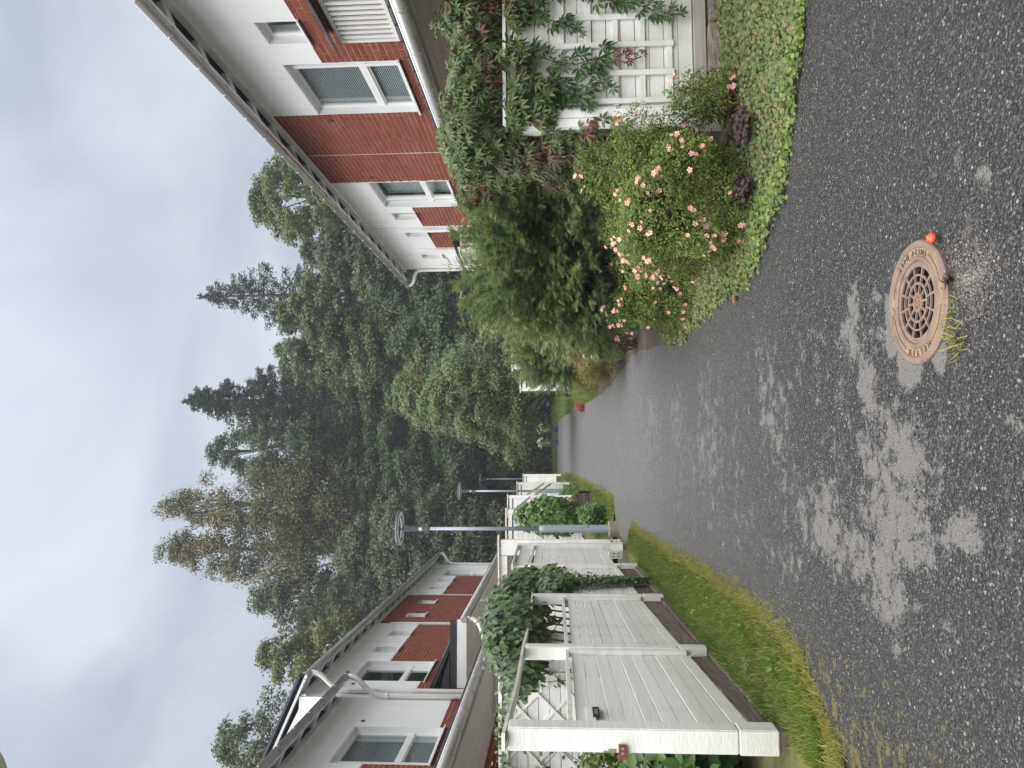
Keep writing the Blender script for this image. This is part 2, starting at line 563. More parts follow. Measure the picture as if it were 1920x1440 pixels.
    c = mixc(nt, math_(nt, 'MULTIPLY', mm, .75), c, ramp(nt, mn, [(.3, (0.06, 0.055, 0.015)), (.8, (0.15, 0.13, 0.03))]))
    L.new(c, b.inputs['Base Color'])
    rr = ramp(nt, wm, [(0, (.48, .48, .48)), (1, (.85, .85, .85))])
    L.new(rr, b.inputs['Roughness'])
    b.inputs['Specular IOR Level'].default_value = 0.35
    hgt = math_(nt, 'ADD', math_(nt, 'MULTIPLY', math_(nt, 'MULTIPLY', math_(nt, 'SUBTRACT', .6, d1), math_(nt, 'SUBTRACT', 1.0, wm)), 1.0), math_(nt, 'MULTIPLY', math_(nt, 'SUBTRACT', .6, d2), .45))
    bump(nt, b, hgt, 0.9, 0.006)
    return m


WORN = [(-.08, 3.62, .32, .40, 1.3), (-.33, 3.62, .32, .45, 1.4), (-.56, 3.80, .30, .46, 1.0), (-.36, 3.08, .15, .24, 1.0), (-.45, 4.40, .26, .36, .7),
        (.53, 4.03, .17, .13, 1.1), (.75, 3.97, .20, .08, 1.0), (.28, 3.84, .18, .14, 1.1), (.92, 3.93, .1, .06, .8), (.34, 3.40, .13, .15, 2.6), (.34, 3.15, .09, .07, 2.3), (.46, 3.56, .10, .06, 2.3), (.60, 3.58, .12, .04, 1.6),
        (-.40, 5.10, .28, .42, .5), (-.06, 5.50, .42, .42, .42), (-.72, 5.10, .22, .32, .45), (.70, 5.56, .36, .32, .42), (1.05, 6.4, .2, .5, .4), (-.99, 3.61, .13, .12, .6), (-.75, 3.2, .12, .1, .5),
        (1.09, 2.93, .10, .06, 1.2), (.94, 2.80, .10, .08, 1.4), (1.12, 2.69, .12, .07, 1.1), (1.93, 3.45, .14, .14, .8), (.1, 7.4, .8, .5, .3), (.0, 9.2, .9, .6, .3), (.2, 11.5, .8, .8, .25)]
asphalt = asphalt_material()

# ------------------------------------------------------------------ ground, lane, verges
MAN = (0.595, 3.30)                       # centre of the drain cover
MAN_R = 0.262


def edge_left(y):
    pts = [(-3, -1.75), (2.0, -1.75), (4.2, -1.78), (4.6, -1.55), (4.9, -1.33), (5.6, -1.25), (6.5, -1.22), (8.3, -1.27), (10, -1.33), (13.6, -1.42), (14.1, -1.75), (16.4, -1.75), (16.9, -1.15), (20, -1.12), (24, -1.15), (32, -1.2), (46, -1.6), (60, -1.9)]
    return np.interp(y, [p[0] for p in pts], [p[1] for p in pts])


def edge_right(y):
    pts = [(-3, 3.6), (2.0, 3.4), (3.6, 3.2), (4.43, 2.61), (4.55, 2.30), (4.73, 2.03), (4.91, 1.72), (5.35, 1.44), (6.08, 1.33), (7.5, 1.27), (9.1, 1.28), (10.5, 1.35), (12.4, 1.5), (13.6, 1.55), (14.4, 1.5), (17, 1.35), (19.6, 1.29), (29.7, 1.35), (46, 1.5), (60, 1.5)]
    return np.interp(y, [p[0] for p in pts], [p[1] for p in pts])


def wob(y, a, s):
    return a * (.9 * np.sin(y * 2.3 + s) + .7 * np.sin(y * 5.7 + 2 * s + np.sin(y * 1.3)) + .6 * np.sin(y * 14.9 + s * 3 + 2 * np.sin(y * 3.1)) + .5 * np.sin(y * 37.3 + 2 * np.sin(y * 7.7))) / 2


def cdt_sheet(name, outline, hole, step, zf, mat, zoff):
    """flat outline with a hole, filled with grid points so that it can follow the slope"""
    vs = [Vector(p) for p in outline]
    ed = [(i, (i + 1) % len(outline)) for i in range(len(outline))]
    if hole:
        b = len(vs)
        vs += [Vector(p) for p in hole]
        ed += [(b + i, b + (i + 1) % len(hole)) for i in range(len(hole))]
    xs = [p[0] for p in outline]; ys = [p[1] for p in outline]
    y = min(ys) + step
    while y < max(ys):
        x = min(xs) + step
        while x < max(xs):
            vs.append(Vector((x, y))); x += step
        y += step
    v2, e2, f2, ov, oe, of = delaunay_2d_cdt(vs, ed, [], 0, 1e-5)
    op = np.array(outline)

    def inside(x, y):
        c = False
        j = len(op) - 1
        for i in range(len(op)):
            if (op[i, 1] > y) != (op[j, 1] > y) and x < (op[j, 0] - op[i, 0]) * (y - op[i, 1]) / (op[j, 1] - op[i, 1]) + op[i, 0]: c = not c
            j = i
        return c
    fs = []
    for f in f2:
        cx = sum(v2[i][0] for i in f) / len(f); cy = sum(v2[i][1] for i in f) / len(f)
        if hole and math.hypot(cx - MAN[0], cy - MAN[1]) < MAN_R - .03: continue
        if inside(cx, cy): fs.append(tuple(f))
    me = bpy.data.meshes.new(name)
    me.from_pydata([(p[0], p[1], zf(p[0], p[1]) + zoff) for p in v2], [], fs)
    me.polygons.foreach_set('use_smooth', [True] * len(fs))
    me.update()
    return link(name, me, None, mat)


hole = [(MAN[0] + (MAN_R - .012) * math.cos(2 * math.pi * k / 40), MAN[1] + (MAN_R - .012) * math.sin(2 * math.pi * k / 40)) for k in range(40)]


def ground_z(x, y):
    z = gz(y) - 0.05
    if y > 47: z = gz(47) - .05 + (y - 47) * .10 if y < 110 else gz(47) + 6.3
    if x > 3.5: z += .1
    return z


gv = []; gf = []
xs = [-90, -60, -40, -28, -20, -14, -10, -8, -6, -5, -4, -3, -2, -1.0, 0.0, .2, .9, 2, 3, 4, 5, 6, 8, 11, 15, 20, 28, 40, 60, 90]
ys = [-30, -20, -8, -4, -2, 0, 1.5, 2.7, 3.8, 5, 7, 9, 11, 13, 15, 17, 19, 22, 25, 28, 31, 34, 37, 40, 43, 47, 50, 55, 60, 70, 85, 110]
for yy in ys:
    for xx in xs: gv.append((xx, yy, ground_z(xx, yy)))
for j in range(len(ys) - 1):
    for i in range(len(xs) - 1):
        if xs[i] >= .2 and xs[i + 1] <= .9 and ys[j] >= 2.7 and ys[j + 1] <= 3.8: continue      # the drain shaft
        a = j * len(xs) + i
        gf.append((a, a + 1, a + 1 + len(xs), a + len(xs)))
me = bpy.data.meshes.new('ground'); me.from_pydata(gv, [], gf); me.update()
tag(link('ground', me, None, earth), kind='structure')

yl = list(np.arange(-3, 14, .12)) + list(np.arange(14, 47.2, .35))
ol = [(float(edge_left(y) + wob(y, .03, 1.3)) - .04, float(y)) for y in yl]
orr = [(float(edge_right(y) + wob(y, .03, 4.1)) + .05, float(y)) for y in yl]
# a side path leaves to the right beyond the second bush
k = [i for i, p in enumerate(orr) if p[1] > 47]
outline = ol[::-1] + orr
outline = [p for p in outline]
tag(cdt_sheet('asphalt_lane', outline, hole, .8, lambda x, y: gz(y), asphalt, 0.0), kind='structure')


def strip(name, ysq, xa, xb, za, zb, mat, n=6):
    v = []; f = []
    for y in ysq:
        a, b_ = xa(y), xb(y)
        for i in range(n + 1):
            t = i / n
            v.append((a + (b_ - a) * t, y, gz(y) + za(t, y) + zb))
    for j in range(len(ysq) - 1):
        for i in range(n):
            q = j * (n + 1) + i
            f.append((q, q + 1, q + n + 2, q + n + 1))
    me = bpy.data.meshes.new(name); me.from_pydata(v, [], f)
    me.polygons.foreach_set('use_smooth', [True] * len(f)); me.update()
    return tag(link(name, me, None, mat), kind='structure')


verge_soil = plain('verge_soil', (0.07, 0.075, 0.02), 0.95, 0.4, 6, bmp=0.4)
strip('grass_verge', list(np.arange(4.2, 14.2, .2)), lambda y: -4.8, lambda y: float(edge_left(y)) + float(wob(y, .03, 1.3)), lambda t, y: -.012 + .05 * min(1, (1 - t) * 8), 0.014, verge_soil, 14)
strip('far_grass_verge', list(np.arange(16.7, 48, .5)), lambda y: -3.6, lambda y: float(edge_left(y)), lambda t, y: -.012 + .05 * min(1, (1 - t) * 8), 0.014, verge_soil, 8)


def bed_h(t, y):
    return -.012 + .015 * min(1.0, t * 2.2) ** 1.3


strip('planting_bed', list(np.arange(4.25, 20.5, .2)), lambda y: float(edge_right(y)) + float(wob(y, .03, 4.1)), lambda y: 5.3, lambda t, y: bed_h(t, y), 0.014, soil, 12)
strip('lawn_at_lane_end', list(np.arange(20.5, 50, .5)), lambda y: float(edge_right(y)), lambda y: 12.0, lambda t, y: -.012 + .05 * min(1, t * 5), 0.014, verge_soil, 8)
strip('lawn_beyond_lane', [47.0, 48, 49, 50, 52, 56], lambda y: -8.0, lambda y: 12.0, lambda t, y: .0 + .1 * (y - 47) - (gz(y) - gz(47)), 0.02, verge_soil, 8)


def right_z(x, y):
    a = edge_right(y)
    t = (x - a) / (5.3 - a)
    return gza(y) + .014 - .012 + .015 * np.minimum(1.0, np.maximum(0, t) * 2.2) ** 1.3


bounce_paving = plain('pale_bounce_slabs', (0.48, 0.47, 0.45), 0.9, 0.1, 4)  # unseen pale slabs added to bounce light up to the canopy soffits
strip('unseen_bounce_slab', list(np.arange(6.9, 23, .8)), lambda y: 3.1, lambda y: 5.5, lambda t, y: .10, 0.014, bounce_paving, 2)
strip('unseen_bounce_slab', list(np.arange(6.5, 34, .8)), lambda y: -5.2, lambda y: -2.9, lambda t, y: .10, 0.014, bounce_paving, 2)

# ------------------------------------------------------------------ drain cover
def drain():
    z0 = gz(MAN[1])
    c = (MAN[0], MAN[1], z0)
    iron, nt, b = new_mat('rusty_iron')
    p = pos(nt)
    f = noise(nt, p, 14, 6, .65)
    col = ramp(nt, f, [(.25, (0.105, 0.075, 0.062)), (.5, (0.175, 0.125, 0.10)), (.72, (0.24, 0.17, 0.115))])
    col = mixc(nt, math_(nt, 'MULTIPLY', noise(nt, p, 120, 3), .35), col, (0.09, 0.06, 0.05))
    nt.links.new(col, b.inputs['Base Color']); b.inputs['Roughness'].default_value = .62; b.inputs['Metallic'].default_value = .15
    bump(nt, b, noise(nt, p, 160, 3), .3)
    ochre = plain('ochre_iron', (0.21, 0.145, 0.075), 0.8, 0.35, 45, bmp=.4)
    rustor = plain('orange_rust', (0.165, 0.095, 0.055), 0.8, 0.3, 60, bmp=.4)
    pitm = plain('drain_shaft', (0.012, 0.011, 0.010), 0.9, 0.3, 8)
    t = thing('drain_cover', 'round rusty iron drain grate in its cast frame set in the asphalt', 'drain cover', c)
    fr = MB()
    fr.lathe([(.262, -.05), (.262, .006), (.256, .012), (.232, .013), (.228, .008), (.196, .008), (.192, .013), (.178, .013), (.174, .009), (.174, -.05)], c, 72)
    frame = fr.build('frame', iron, t)
    letter_m = plain('worn_letter_iron', (0.075, 0.055, 0.045), 0.6, 0.3, 40)
    bed = MB(); bed.lathe([(.228, .0086), (.196, .0086)], c, 72); bed.build('rim_groove', ochre, frame)
    sh = MB(); sh.lathe([(.176, -.03), (.172, -.30), (.0, -.31)], c, 32); sh.lathe([(.25, -.052), (.17, -.052)], c, 32); sh.build('shaft', pitm, t)
    # raised bars between the two inscriptions
    rb = MB()
    for a0, a1 in ((100, 148), (212, 258), (35, 76), (284, 325)):
        n = 14
        for rr0, rr1 in ((.207, .217),):
            vs = []; fs = []
            for i in range(n + 1):
                a = R(a0 + (a1 - a0) * i / n)
                for rr, zz_ in ((rr0, .008), (rr0, .0125), (rr1, .0125), (rr1, .008)):
                    vs.append((c[0] + rr * math.cos(a), c[1] + rr * math.sin(a), c[2] + zz_))
            for i in range(n):
                for k in range(3): fs.append((i * 4 + k, i * 4 + k + 1, i * 4 + k + 5, i * 4 + k + 4))
            fs += [(0, 1, 2, 3), (n * 4, n * 4 + 1, n * 4 + 2, n * 4 + 3)]
            q_ = MB(); q_.add(vs, fs); q_.build('raised_rib', iron, frame)
    a = R(92)                               # the small V mark
    for da in (-6.5, 6.5):
        q = R(92 + da)
        rb.beam((c[0] + .198 * math.cos(a), c[1] + .198 * math.sin(a), c[2] + .010), (c[0] + .224 * math.cos(q), c[1] + .224 * math.sin(q), c[2] + .010), .006, .005)
    rb.build('arrow_mark', iron, frame)
    # lettering, one glyph at a time along the ring
    def word(txt, centre, step, outward):
        mb = MB()
        for i, ch in enumerate(txt):
            if ch == ' ': continue
            cu = bpy.data.curves.new('glyph', 'FONT'); cu.body = ch; cu.size = .034; cu.extrude = .002; cu.align_x = 'CENTER'; cu.align_y = 'CENTER'; cu.resolution_u = 2
            ob = bpy.data.objects.new('glyph', cu); C.objects.link(ob)
            dg = bpy.context.evaluated_depsgraph_get()
            me = bpy.data.meshes.new_from_object(ob.evaluated_get(dg))
            off = (i - (len(txt) - 1) / 2) * step
            th = R(centre + off * (1 if not outward else -1))
            rad = .212
            er = Vector((math.cos(th), math.sin(th), 0))
            upv = er if outward else -er
            rt = upv.cross(Vector((0, 0, 1)))
            M = Matrix(((rt.x, upv.x, 0, c[0] + er.x * rad), (rt.y, upv.y, 0, c[1] + er.y * rad), (0, 0, 1, c[2] + .0105), (0, 0, 0, 1)))
            vs = [M @ v.co for v in me.vertices]
            mb.add(vs, [tuple(pp.vertices) for pp in me.polygons])
            bpy.data.objects.remove(ob); bpy.data.meshes.remove(me); bpy.data.curves.remove(cu)
        return mb
    w = word('EN124 D400', 4, 7.4, False); w.build('lettering', letter_m, frame)['kind'] = 'stuff'
    w = word('MELTEX', 184, 9.5, True); w.build('lettering', letter_m, frame)['kind'] = 'stuff'
    # grate: rings and spokes
    RO = .1735
    g = MB()
    def ring(r0, r1, zt):
        g.lathe([(r0, -.004), (r0, zt), (r1, zt), (r1, -.004)], c, 60, close=True)
    ring(.150, RO, .0045); ring(.112, .120, .0040); ring(.076, .086, .0040)
    g.lathe([(.042, -.004), (.042, .0035), (.0, .0035)], c, 24)
    def spokes(n, r0, r1, ph, w):
        for k in range(n):
            a = 2 * math.pi * k / n + ph
            ca, sa = math.cos(a), math.sin(a)
            g.beam((c[0] + r0 * ca, c[1] + r0 * sa, c[2] - .0003), (c[0] + r1 * ca, c[1] + r1 * sa, c[2] - .0003), w, .0082)
    spokes(12, .117, .153, .12, .0088); spokes(12, .083, .115, .12, .0080); spokes(10, .038, .079, .3, .0080)
    gr = g.build('grate', iron, t)
    h = MB(); h.lathe([(.039, .0038), (.0325, .0052), (.031, .0040), (.0, .0040)], c, 30)
    for k in range(14):
        a = 2 * math.pi * k / 14
        h.beam((c[0] + .018 * math.cos(a), c[1] + .018 * math.sin(a), c[2] + .0045), (c[0] + .027 * math.cos(a), c[1] + .027 * math.sin(a), c[2] + .0045), .003, .003)
    h.beam((c[0] - .008, c[1], c[2] + .0046), (c[0] + .008, c[1] + .004, c[2] + .0046), .004, .003)
    h.build('centre_boss', rustor, gr)


drain()


def toy_head():
    z = gz(3.06)
    cx, cy, cz = .822, 3.11, z + .030
    orange = plain('orange_rubber', (0.62, 0.085, 0.03), 0.45, 0.25, 40)
    t = thing('toy_ball', 'small orange-red rubber ball with black slits lying on the drain cover rim', 'toy ball', (cx, cy, cz))
    bm = bmesh.new(); bmesh.ops.create_uvsphere(bm, u_segments=24, v_segments=14, radius=.021)
    for v in bm.verts:
        a = math.atan2(v.co.y, v.co.x)
        v.co *= 1 + .04 * math.cos(5 * a) * (1 - abs(v.co.z) / .021)
        v.co.z *= .85
        v.co += Vector((cx, cy, cz))
    for f in bm.faces: f.smooth = True
    me = bpy.data.meshes.new('ball'); bm.to_mesh(me); bm.free()
    link('ball', me, t, orange)
    for a, b, w in (((-.004, -.011, .0135), (.008, -.013, .0120), .005), ((.010, .004, .0165), (.015, -.003, .0130), .006), ((-.014, -.004, .0115), (-.0135, .003, .0120), .005)):
        mb = MB(); mb.beam((cx + a[0], cy + a[1], cz + a[2]), (cx + b[0], cy + b[1], cz + b[2]), w, .003)
        mb.build('slit', black_plastic, t)


toy_head()

# ------------------------------------------------------------------ row houses
BR_L, BR_H, JT = .285, .0915, .0118        # brick module and joint
unit_brick = MB().box(-.5, .5, -.5, .5, -.5, .5).mesh('brick')
unit_brick.materials.append(brick_mat)


def facade(t, s, W, y0, y1, z0, z1, openings, bricks, thick=.28, limit=300, zsee=None):
    """wall, brickwork and the openings' reveals; s = side of the lane, W = distance of the face from x=0"""
    ys = sorted({y0, y1, *[o[k] for o in openings for k in (0, 1)], *[b[k] for b in bricks for k in (0, 1)]})
    zs = sorted({z0, z1, *[o[k] for o in openings for k in (2, 3)], *[b[k] for b in bricks for k in (2, 3)]})
    ys = [y for y in ys if y0 <= y <= y1]; zs = [z for z in zs if z0 <= z <= z1]
    mo = MB()
    inr = lambda L, y, z: any(a < y < b and c < z < d for a, b, c, d in L)
    cells = {}
    for j in range(len(ys) - 1):
        for k in range(len(zs) - 1):
            y = (ys[j] + ys[j + 1]) / 2; z = (zs[k] + zs[k + 1]) / 2
            if inr(openings, y, z): continue
            if inr(bricks, y, z): mo.box(s * (W + .0045), s * (W + thick), ys[j], ys[j + 1], zs[k], zs[k + 1])
            else: cells[j, k] = True
    while cells:                            # each connected field of render is a part
        todo = [cells.popitem()[0]]
        pl = MB()
        while todo:
            j, k = todo.pop()
            pl.box(s * (W - .008), s * (W + thick), ys[j], ys[j + 1], zs[k], zs[k + 1])
            for q in ((j + 1, k), (j - 1, k), (j, k + 1), (j, k - 1)):
                if cells.pop(q, False): todo.append(q)
        pl.build('rendered_wall', plaster, t)
    wall = mo.build('mortar_bed', mortar, t)
    zb = min(b[2] for b in bricks)
    spots = []
    n = int((z1 - zb) / BR_H) + 1
    for k in range(n):
        za, zc = zb + k * BR_H, zb + (k + 1) * BR_H - JT
        zm = (za + zc) / 2
        iv = []
        for a, b, c, d in bricks:
            if c - .02 <= zm <= d: iv.append([a, b])
        iv.sort()
        mg = []
        for q in iv:
            if mg and q[0] <= mg[-1][1] + 1e-4: mg[-1][1] = max(mg[-1][1], q[1])
            else: mg.append(list(q))
        for a, b, c, d in openings:
            if c - JT < zm < d:
                nm = []
                for q in mg:
                    if b <= q[0] or a >= q[1]: nm.append(q); continue
                    if a > q[0]: nm.append([q[0], a])
                    if b < q[1]: nm.append([b, q[1]])
                mg = nm
        ph = (k % 2) * BR_L / 2 + (.04 if k % 5 == 3 else 0)
        for a, b in mg:
            i = math.floor((a - ph) / BR_L)
            while i * BR_L + ph < b:
                ya, yb = max(a, i * BR_L + ph), min(b, (i + 1) * BR_L + ph - JT)
                i += 1
                if yb - ya > .035: spots.append(((ya + yb) / 2, zm, yb - ya, zc - za))
    X = s * (W + .02)
    ranked = []
    for y, z, l, h in spots:
        if y < .5: ranked.append((1e9, y, z, l, h)); continue
        px, py, d = project((s * W, y, z))
        vis = 0 < px < 1920 and 0 < py < 1440 and z > (zsee(y) if zsee else -9)
        ranked.append((d if vis else 1e6 + d, y, z, l, h))
    ranked.sort()
    rest = MB()
    jr = random.Random(5)
    for q, (d, y, z, l, h) in enumerate(ranked):
        pr = jr.uniform(-.0025, .0025)
        if q < limit and d < 1e5:
            o = bpy.data.objects.new('brick', unit_brick); C.objects.link(o)
            o.parent = t; o.matrix_parent_inverse = Matrix.Translation(-OFF[t.name])
            o.location = (X + pr, y, z); o.scale = (.04, l, h); o.rotation_euler = (0, 0, jr.uniform(-.004, .004))
        elif d < 1e9:
            rest.box(X + pr - .02, X + pr + .02, y - l / 2, y + l / 2, z - h / 2, z + h / 2)
    if rest.v: tag(rest.build('brickwork', brick_mat, t), kind='stuff')
    return wall


def window(t, s, W, y0, y1, z0, z1, kind, narrow=None, blind=None, name='window'):
    """frame in the opening, panes, sill; narrow = which end has the narrow light; blind in ('venetian','curtain',None)"""
    D = lambda d: s * (W + d)
    f = MB()
    fw = .055
    f.box(D(.10), D(.17), y0, y1, z1 - fw, z1); f.box(D(.10), D(.17), y0, y1, z0, z0 + fw)
    f.box(D(.10), D(.17), y0, y0 + fw, z0 + fw, z1 - fw); f.box(D(.10), D(.17), y1 - fw, y1, z0 + fw, z1 - fw)
    panes = []
    if kind == 'big':
        nw = .27
        m = (y0 + nw) if narrow == 'near' else (y1 - nw)
        zt = z0 + (z1 - z0) * .345
        f.box(D(.085), D(.165), m - .04, m + .04, z0 + fw, z1 - fw)
        f.box(D(.09), D(.168), y0 + fw, m - .04, zt - .05, zt + .05); f.box(D(.09), D(.168), m + .04, y1 - fw, zt - .05, zt + .05)
        for a, b in ((y0 + fw, m - .04), (m + .04, y1 - fw)):
            for c, d in ((z0 + fw, zt - .05), (zt + .05, z1 - fw)): panes.append((a, b, c, d))
    else:
        panes.append((y0 + fw, y1 - fw, z0 + fw, z1 - fw))
    w = f.build(name, window_paint, t)
    rv = MB()
    rv.box(D(-.004), D(.099), y1 - .014, y1 + .001, z0, z1); rv.box(D(-.004), D(.099), y0 - .001, y0 + .014, z0, z1); rv.box(D(-.004), D(.099), y0 + .0145, y1 - .0145, z1 - .014, z1 + .001)
    rv.build('reveal', plaster, w)
    e = MB()
    for a, b, c, d in panes:                # sash rails inside each light
        q = .028
        e.box(D(.112), D(.15), a, b, d - q, d); e.box(D(.112), D(.15), a, b, c, c + q)
        e.box(D(.112), D(.15), a, a + q, c + q, d - q); e.box(D(.112), D(.15), b - q, b, c + q, d - q)
    e.build('sash', window_paint, w)
    for a, b, c, d in panes:
        g = MB(); g.box(D(.128), D(.132), a + .02, b - .02, c + .02, d - .02); g.build('pane', glass, w)
    if blind == 'venetian':
        for a, b, c, d in panes:
            if b - a < .3 and kind == 'big': continue
            bl = MB()
            z = c + .03
            while z < d - .03:
                bl.hexa([(D(.158), a + .05, z), (D(.170), a + .05, z + .017), (D(.170), b - .05, z + .017), (D(.158), b - .05, z),
                         (D(.160), a + .05, z - .0005), (D(.172), a + .05, z + .0165), (D(.172), b - .05, z + .0165), (D(.160), b - .05, z - .0005)])
                z += .0285
            bl.build('blind', blind_mat, w)
    elif blind == 'curtain':
        cm = MB()
        a, b = y0 + .2, y1 - .08
        n = 40
        vs = []; fs = []
        for i in range(n + 1):
            yy = a + (b - a) * i / n
            xx = D(.30 + .02 * math.sin(i * 1.3))
            vs += [(xx, yy, z0 + .05), (xx, yy, z1 - .1)]
        for i in range(n): fs.append((2 * i, 2 * i + 1, 2 * i + 3, 2 * i + 2))
        cm.add(vs, fs, True); cm.build('curtain', curtain_mat, w)
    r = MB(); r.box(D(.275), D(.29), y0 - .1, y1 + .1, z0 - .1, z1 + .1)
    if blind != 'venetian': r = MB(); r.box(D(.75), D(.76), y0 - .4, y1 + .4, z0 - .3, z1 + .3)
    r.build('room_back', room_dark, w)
    sl = MB()
    sl.hexa([(D(-.055), y0 - .03, z0 - .035), (D(.12), y0 - .03, z0 + .0), (D(.12), y1 + .03, z0 + .0), (D(-.055), y1 + .03, z0 - .035),
             (D(-.055), y0 - .03, z0 - .008), (D(.12), y0 - .03, z0 + .02), (D(.12), y1 + .03, z0 + .02), (D(-.055), y1 + .03, z0 - .008)])
    sl.build('sill', window_paint, w)
    return w


def eaves(t, s, W, y0, y1, zt, over=.38):
    """frieze, soffit toned dark for the shaded slots, rafter tails, fascia, gutter and its clips"""
    X = lambda d: s * (W - d)
    m = MB(); m.box(X(.012), X(.05), y0, y1, zt - .02, zt + .10); m.build('frieze', eave_paint, t)
    sl = lambda d: zt + .17 - .42 * (d - .05)                # underside of the sloping eave
    def lath(name, d0, d1, mat):
        q = MB(); q.hexa([(X(d0), y0, sl(d0)), (X(d1), y0, sl(d1)), (X(d1), y1, sl(d1)), (X(d0), y1, sl(d0)),
                          (X(d0), y0, sl(d0) + .02), (X(d1), y0, sl(d1) + .02), (X(d1), y1, sl(d1) + .02), (X(d0), y1, sl(d0) + .02)]); q.build(name, mat, t)
    dm = over * .58
    lath('soffit', .05, over - .0, dark_gap)  # whole underside coloured dark to paint in the shade of open slots
    m = MB(); m.box(X(over - .085), X(over - .06), y0 - .02, y1 + .02, zt - .02, zt + .07); m.build('fascia', eave_paint, t)
    y = y0 + .3
    while y < y1:
        q = MB()
        b = [(X(.052), zt + .09), (X(over - .086), zt - .01), (X(over - .086), sl(over) + .01), (X(.052), sl(.052) + .01)]
        vs = [(x, y - .10, z) for x, z in b] + [(x, y + .10, z) for x, z in b]
        q.add(vs, [(0, 1, 2, 3), (7, 6, 5, 4), (0, 4, 5, 1), (1, 5, 6, 2), (2, 6, 7, 3), (3, 7, 4, 0)])
        q.build('rafter_tail', eave_paint, t)
        y += .92
    gx, gzz = X(over + .082), zt - .02
    g = MB()
    n = 12
    vs = []; fs = []
    for yy in (y0 - .15, y1 + .25):
        for k in range(n + 1):
            a = math.pi + math.pi * k / n
            for rr in (.072, .066):
                vs.append((gx + rr * math.cos(a), yy, gzz + rr * math.sin(a)))
    w = 2 * (n + 1)
    for k in range(n):
        a = 2 * k
        fs += [(a, a + 2, a + 2 + w, a + w), (a + 1, a + 1 + w, a + 3 + w, a + 3)]
        fs += [(a, a + 1, a + 3, a + 2), (a + w, a + 2 + w, a + 3 + w, a + 1 + w)]
    g.add(vs, fs, True)
    g.tube([(gx - .07, y0 - .15, gzz + .002), (gx - .07, y1 + .25, gzz + .002)], .008, 6)
    g.tube([(gx + .07, y0 - .15, gzz + .002), (gx + .07, y1 + .25, gzz + .002)], .008, 6)
    gut = g.build('gutter', gutter_steel, t)
    y = y0 + .1
    while y < y1 + .2:
        c = MB()
        pts = [(gx + .0745 * math.cos(math.pi + math.pi * k / 8), y, gzz + .0745 * math.sin(math.pi + math.pi * k / 8)) for k in range(9)]
        c.tube(pts, .014, 5); c.build('clip', gutter_steel, gut)
        y += .78
    return gx, gzz


def roof(t, s, W, y0, y1, zt, over, depth=7.0, pitch=24):
    """two tiled slopes; the tile ends make the small bumps along the eave"""
    tp = math.tan(R(pitch))
    xe = W - over - .03
    ze = zt + .055
    mid = W + depth / 2
    m = MB()
    zr = ze + (mid - xe) * tp
    for a, b, za, zb in ((xe, mid, ze, zr), (2 * mid - xe, mid, ze, zr)):
        m.hexa([(s * a, y0, za), (s * b, y0, zb), (s * b, y1, zb), (s * a, y1, za), (s * a, y0, za + .05), (s * b, y0, zb + .05), (s * b, y1, zb + .05), (s * a, y1, za + .05)])
    rf = m.build('roof', black_sheet, t)
    y = y0 + .1
    while y < y1:
        e = MB(); e.tube([(s * (xe + .02), y, ze + .045), (s * (xe + .35), y, ze + .045 + .33 * tp)], .018, 8); e.build('tile_roll', black_sheet, rf); y += .3
    # gable triangles under the roof
    for yy in (y0 + .04, y1 - .04):
        gm = MB()
        a = [(s * (W + .0), zt), (s * (W + depth), zt), (s * mid, zr - .06)]
        gm.add([(x, yy - .03, z) for x, z in a] + [(x, yy + .03, z) for x, z in a], [(0, 1, 2), (5, 4, 3), (0, 3, 4, 1), (1, 4, 5, 2), (2, 5, 3, 0)])
        gm.build('gable', plaster, t)
    return rf


def verge_boards(t, s, W, y, zt, over, depth=7.0, pitch=24):
    tp = math.tan(R(pitch)); xe = W - over - .08; ze = zt + .055; mid = W + depth / 2
    m = MB(); m.beam((s * xe, y, ze + .03), (s * mid, y, ze + (mid - xe) * tp + .03), .05, .20, (0, 1, 0)); m.build('verge_flashing', black_sheet, t)
    m = MB(); m.beam((s * xe, y + .03, ze - .10), (s * mid, y + .03, ze + (mid - xe) * tp - .10), .05, .13, (0, 1, 0)); m.build('verge_board', eave_paint, t)


def pipe(t, pts, r=.05, mat=None, collars=(), name='downpipe'):
    m = MB(); m.tube(pts, r, 14)
    d = m.build(name, mat or pipe_white, t)
    for c, dirv in collars:
        c = Vector(c); dv = Vector(dirv).normalized() * .035
        q = MB(); q.tube([c - dv, c + dv], r + .008, 14); q.build('collar', mat or pipe_white, d)
    return d


def bend(p0, p1, p2, p3, n=8):
    """smooth S from p0 to p3"""
    P = [Vector(p) for p in (p0, p1, p2, p3)]
    out = []
    for i in range(n + 1):
        u = i / n
        out.append(P[0] * (1 - u) ** 3 + P[1] * 3 * u * (1 - u) ** 2 + P[2] * 3 * u * u * (1 - u) + P[3] * u ** 3)
    return out


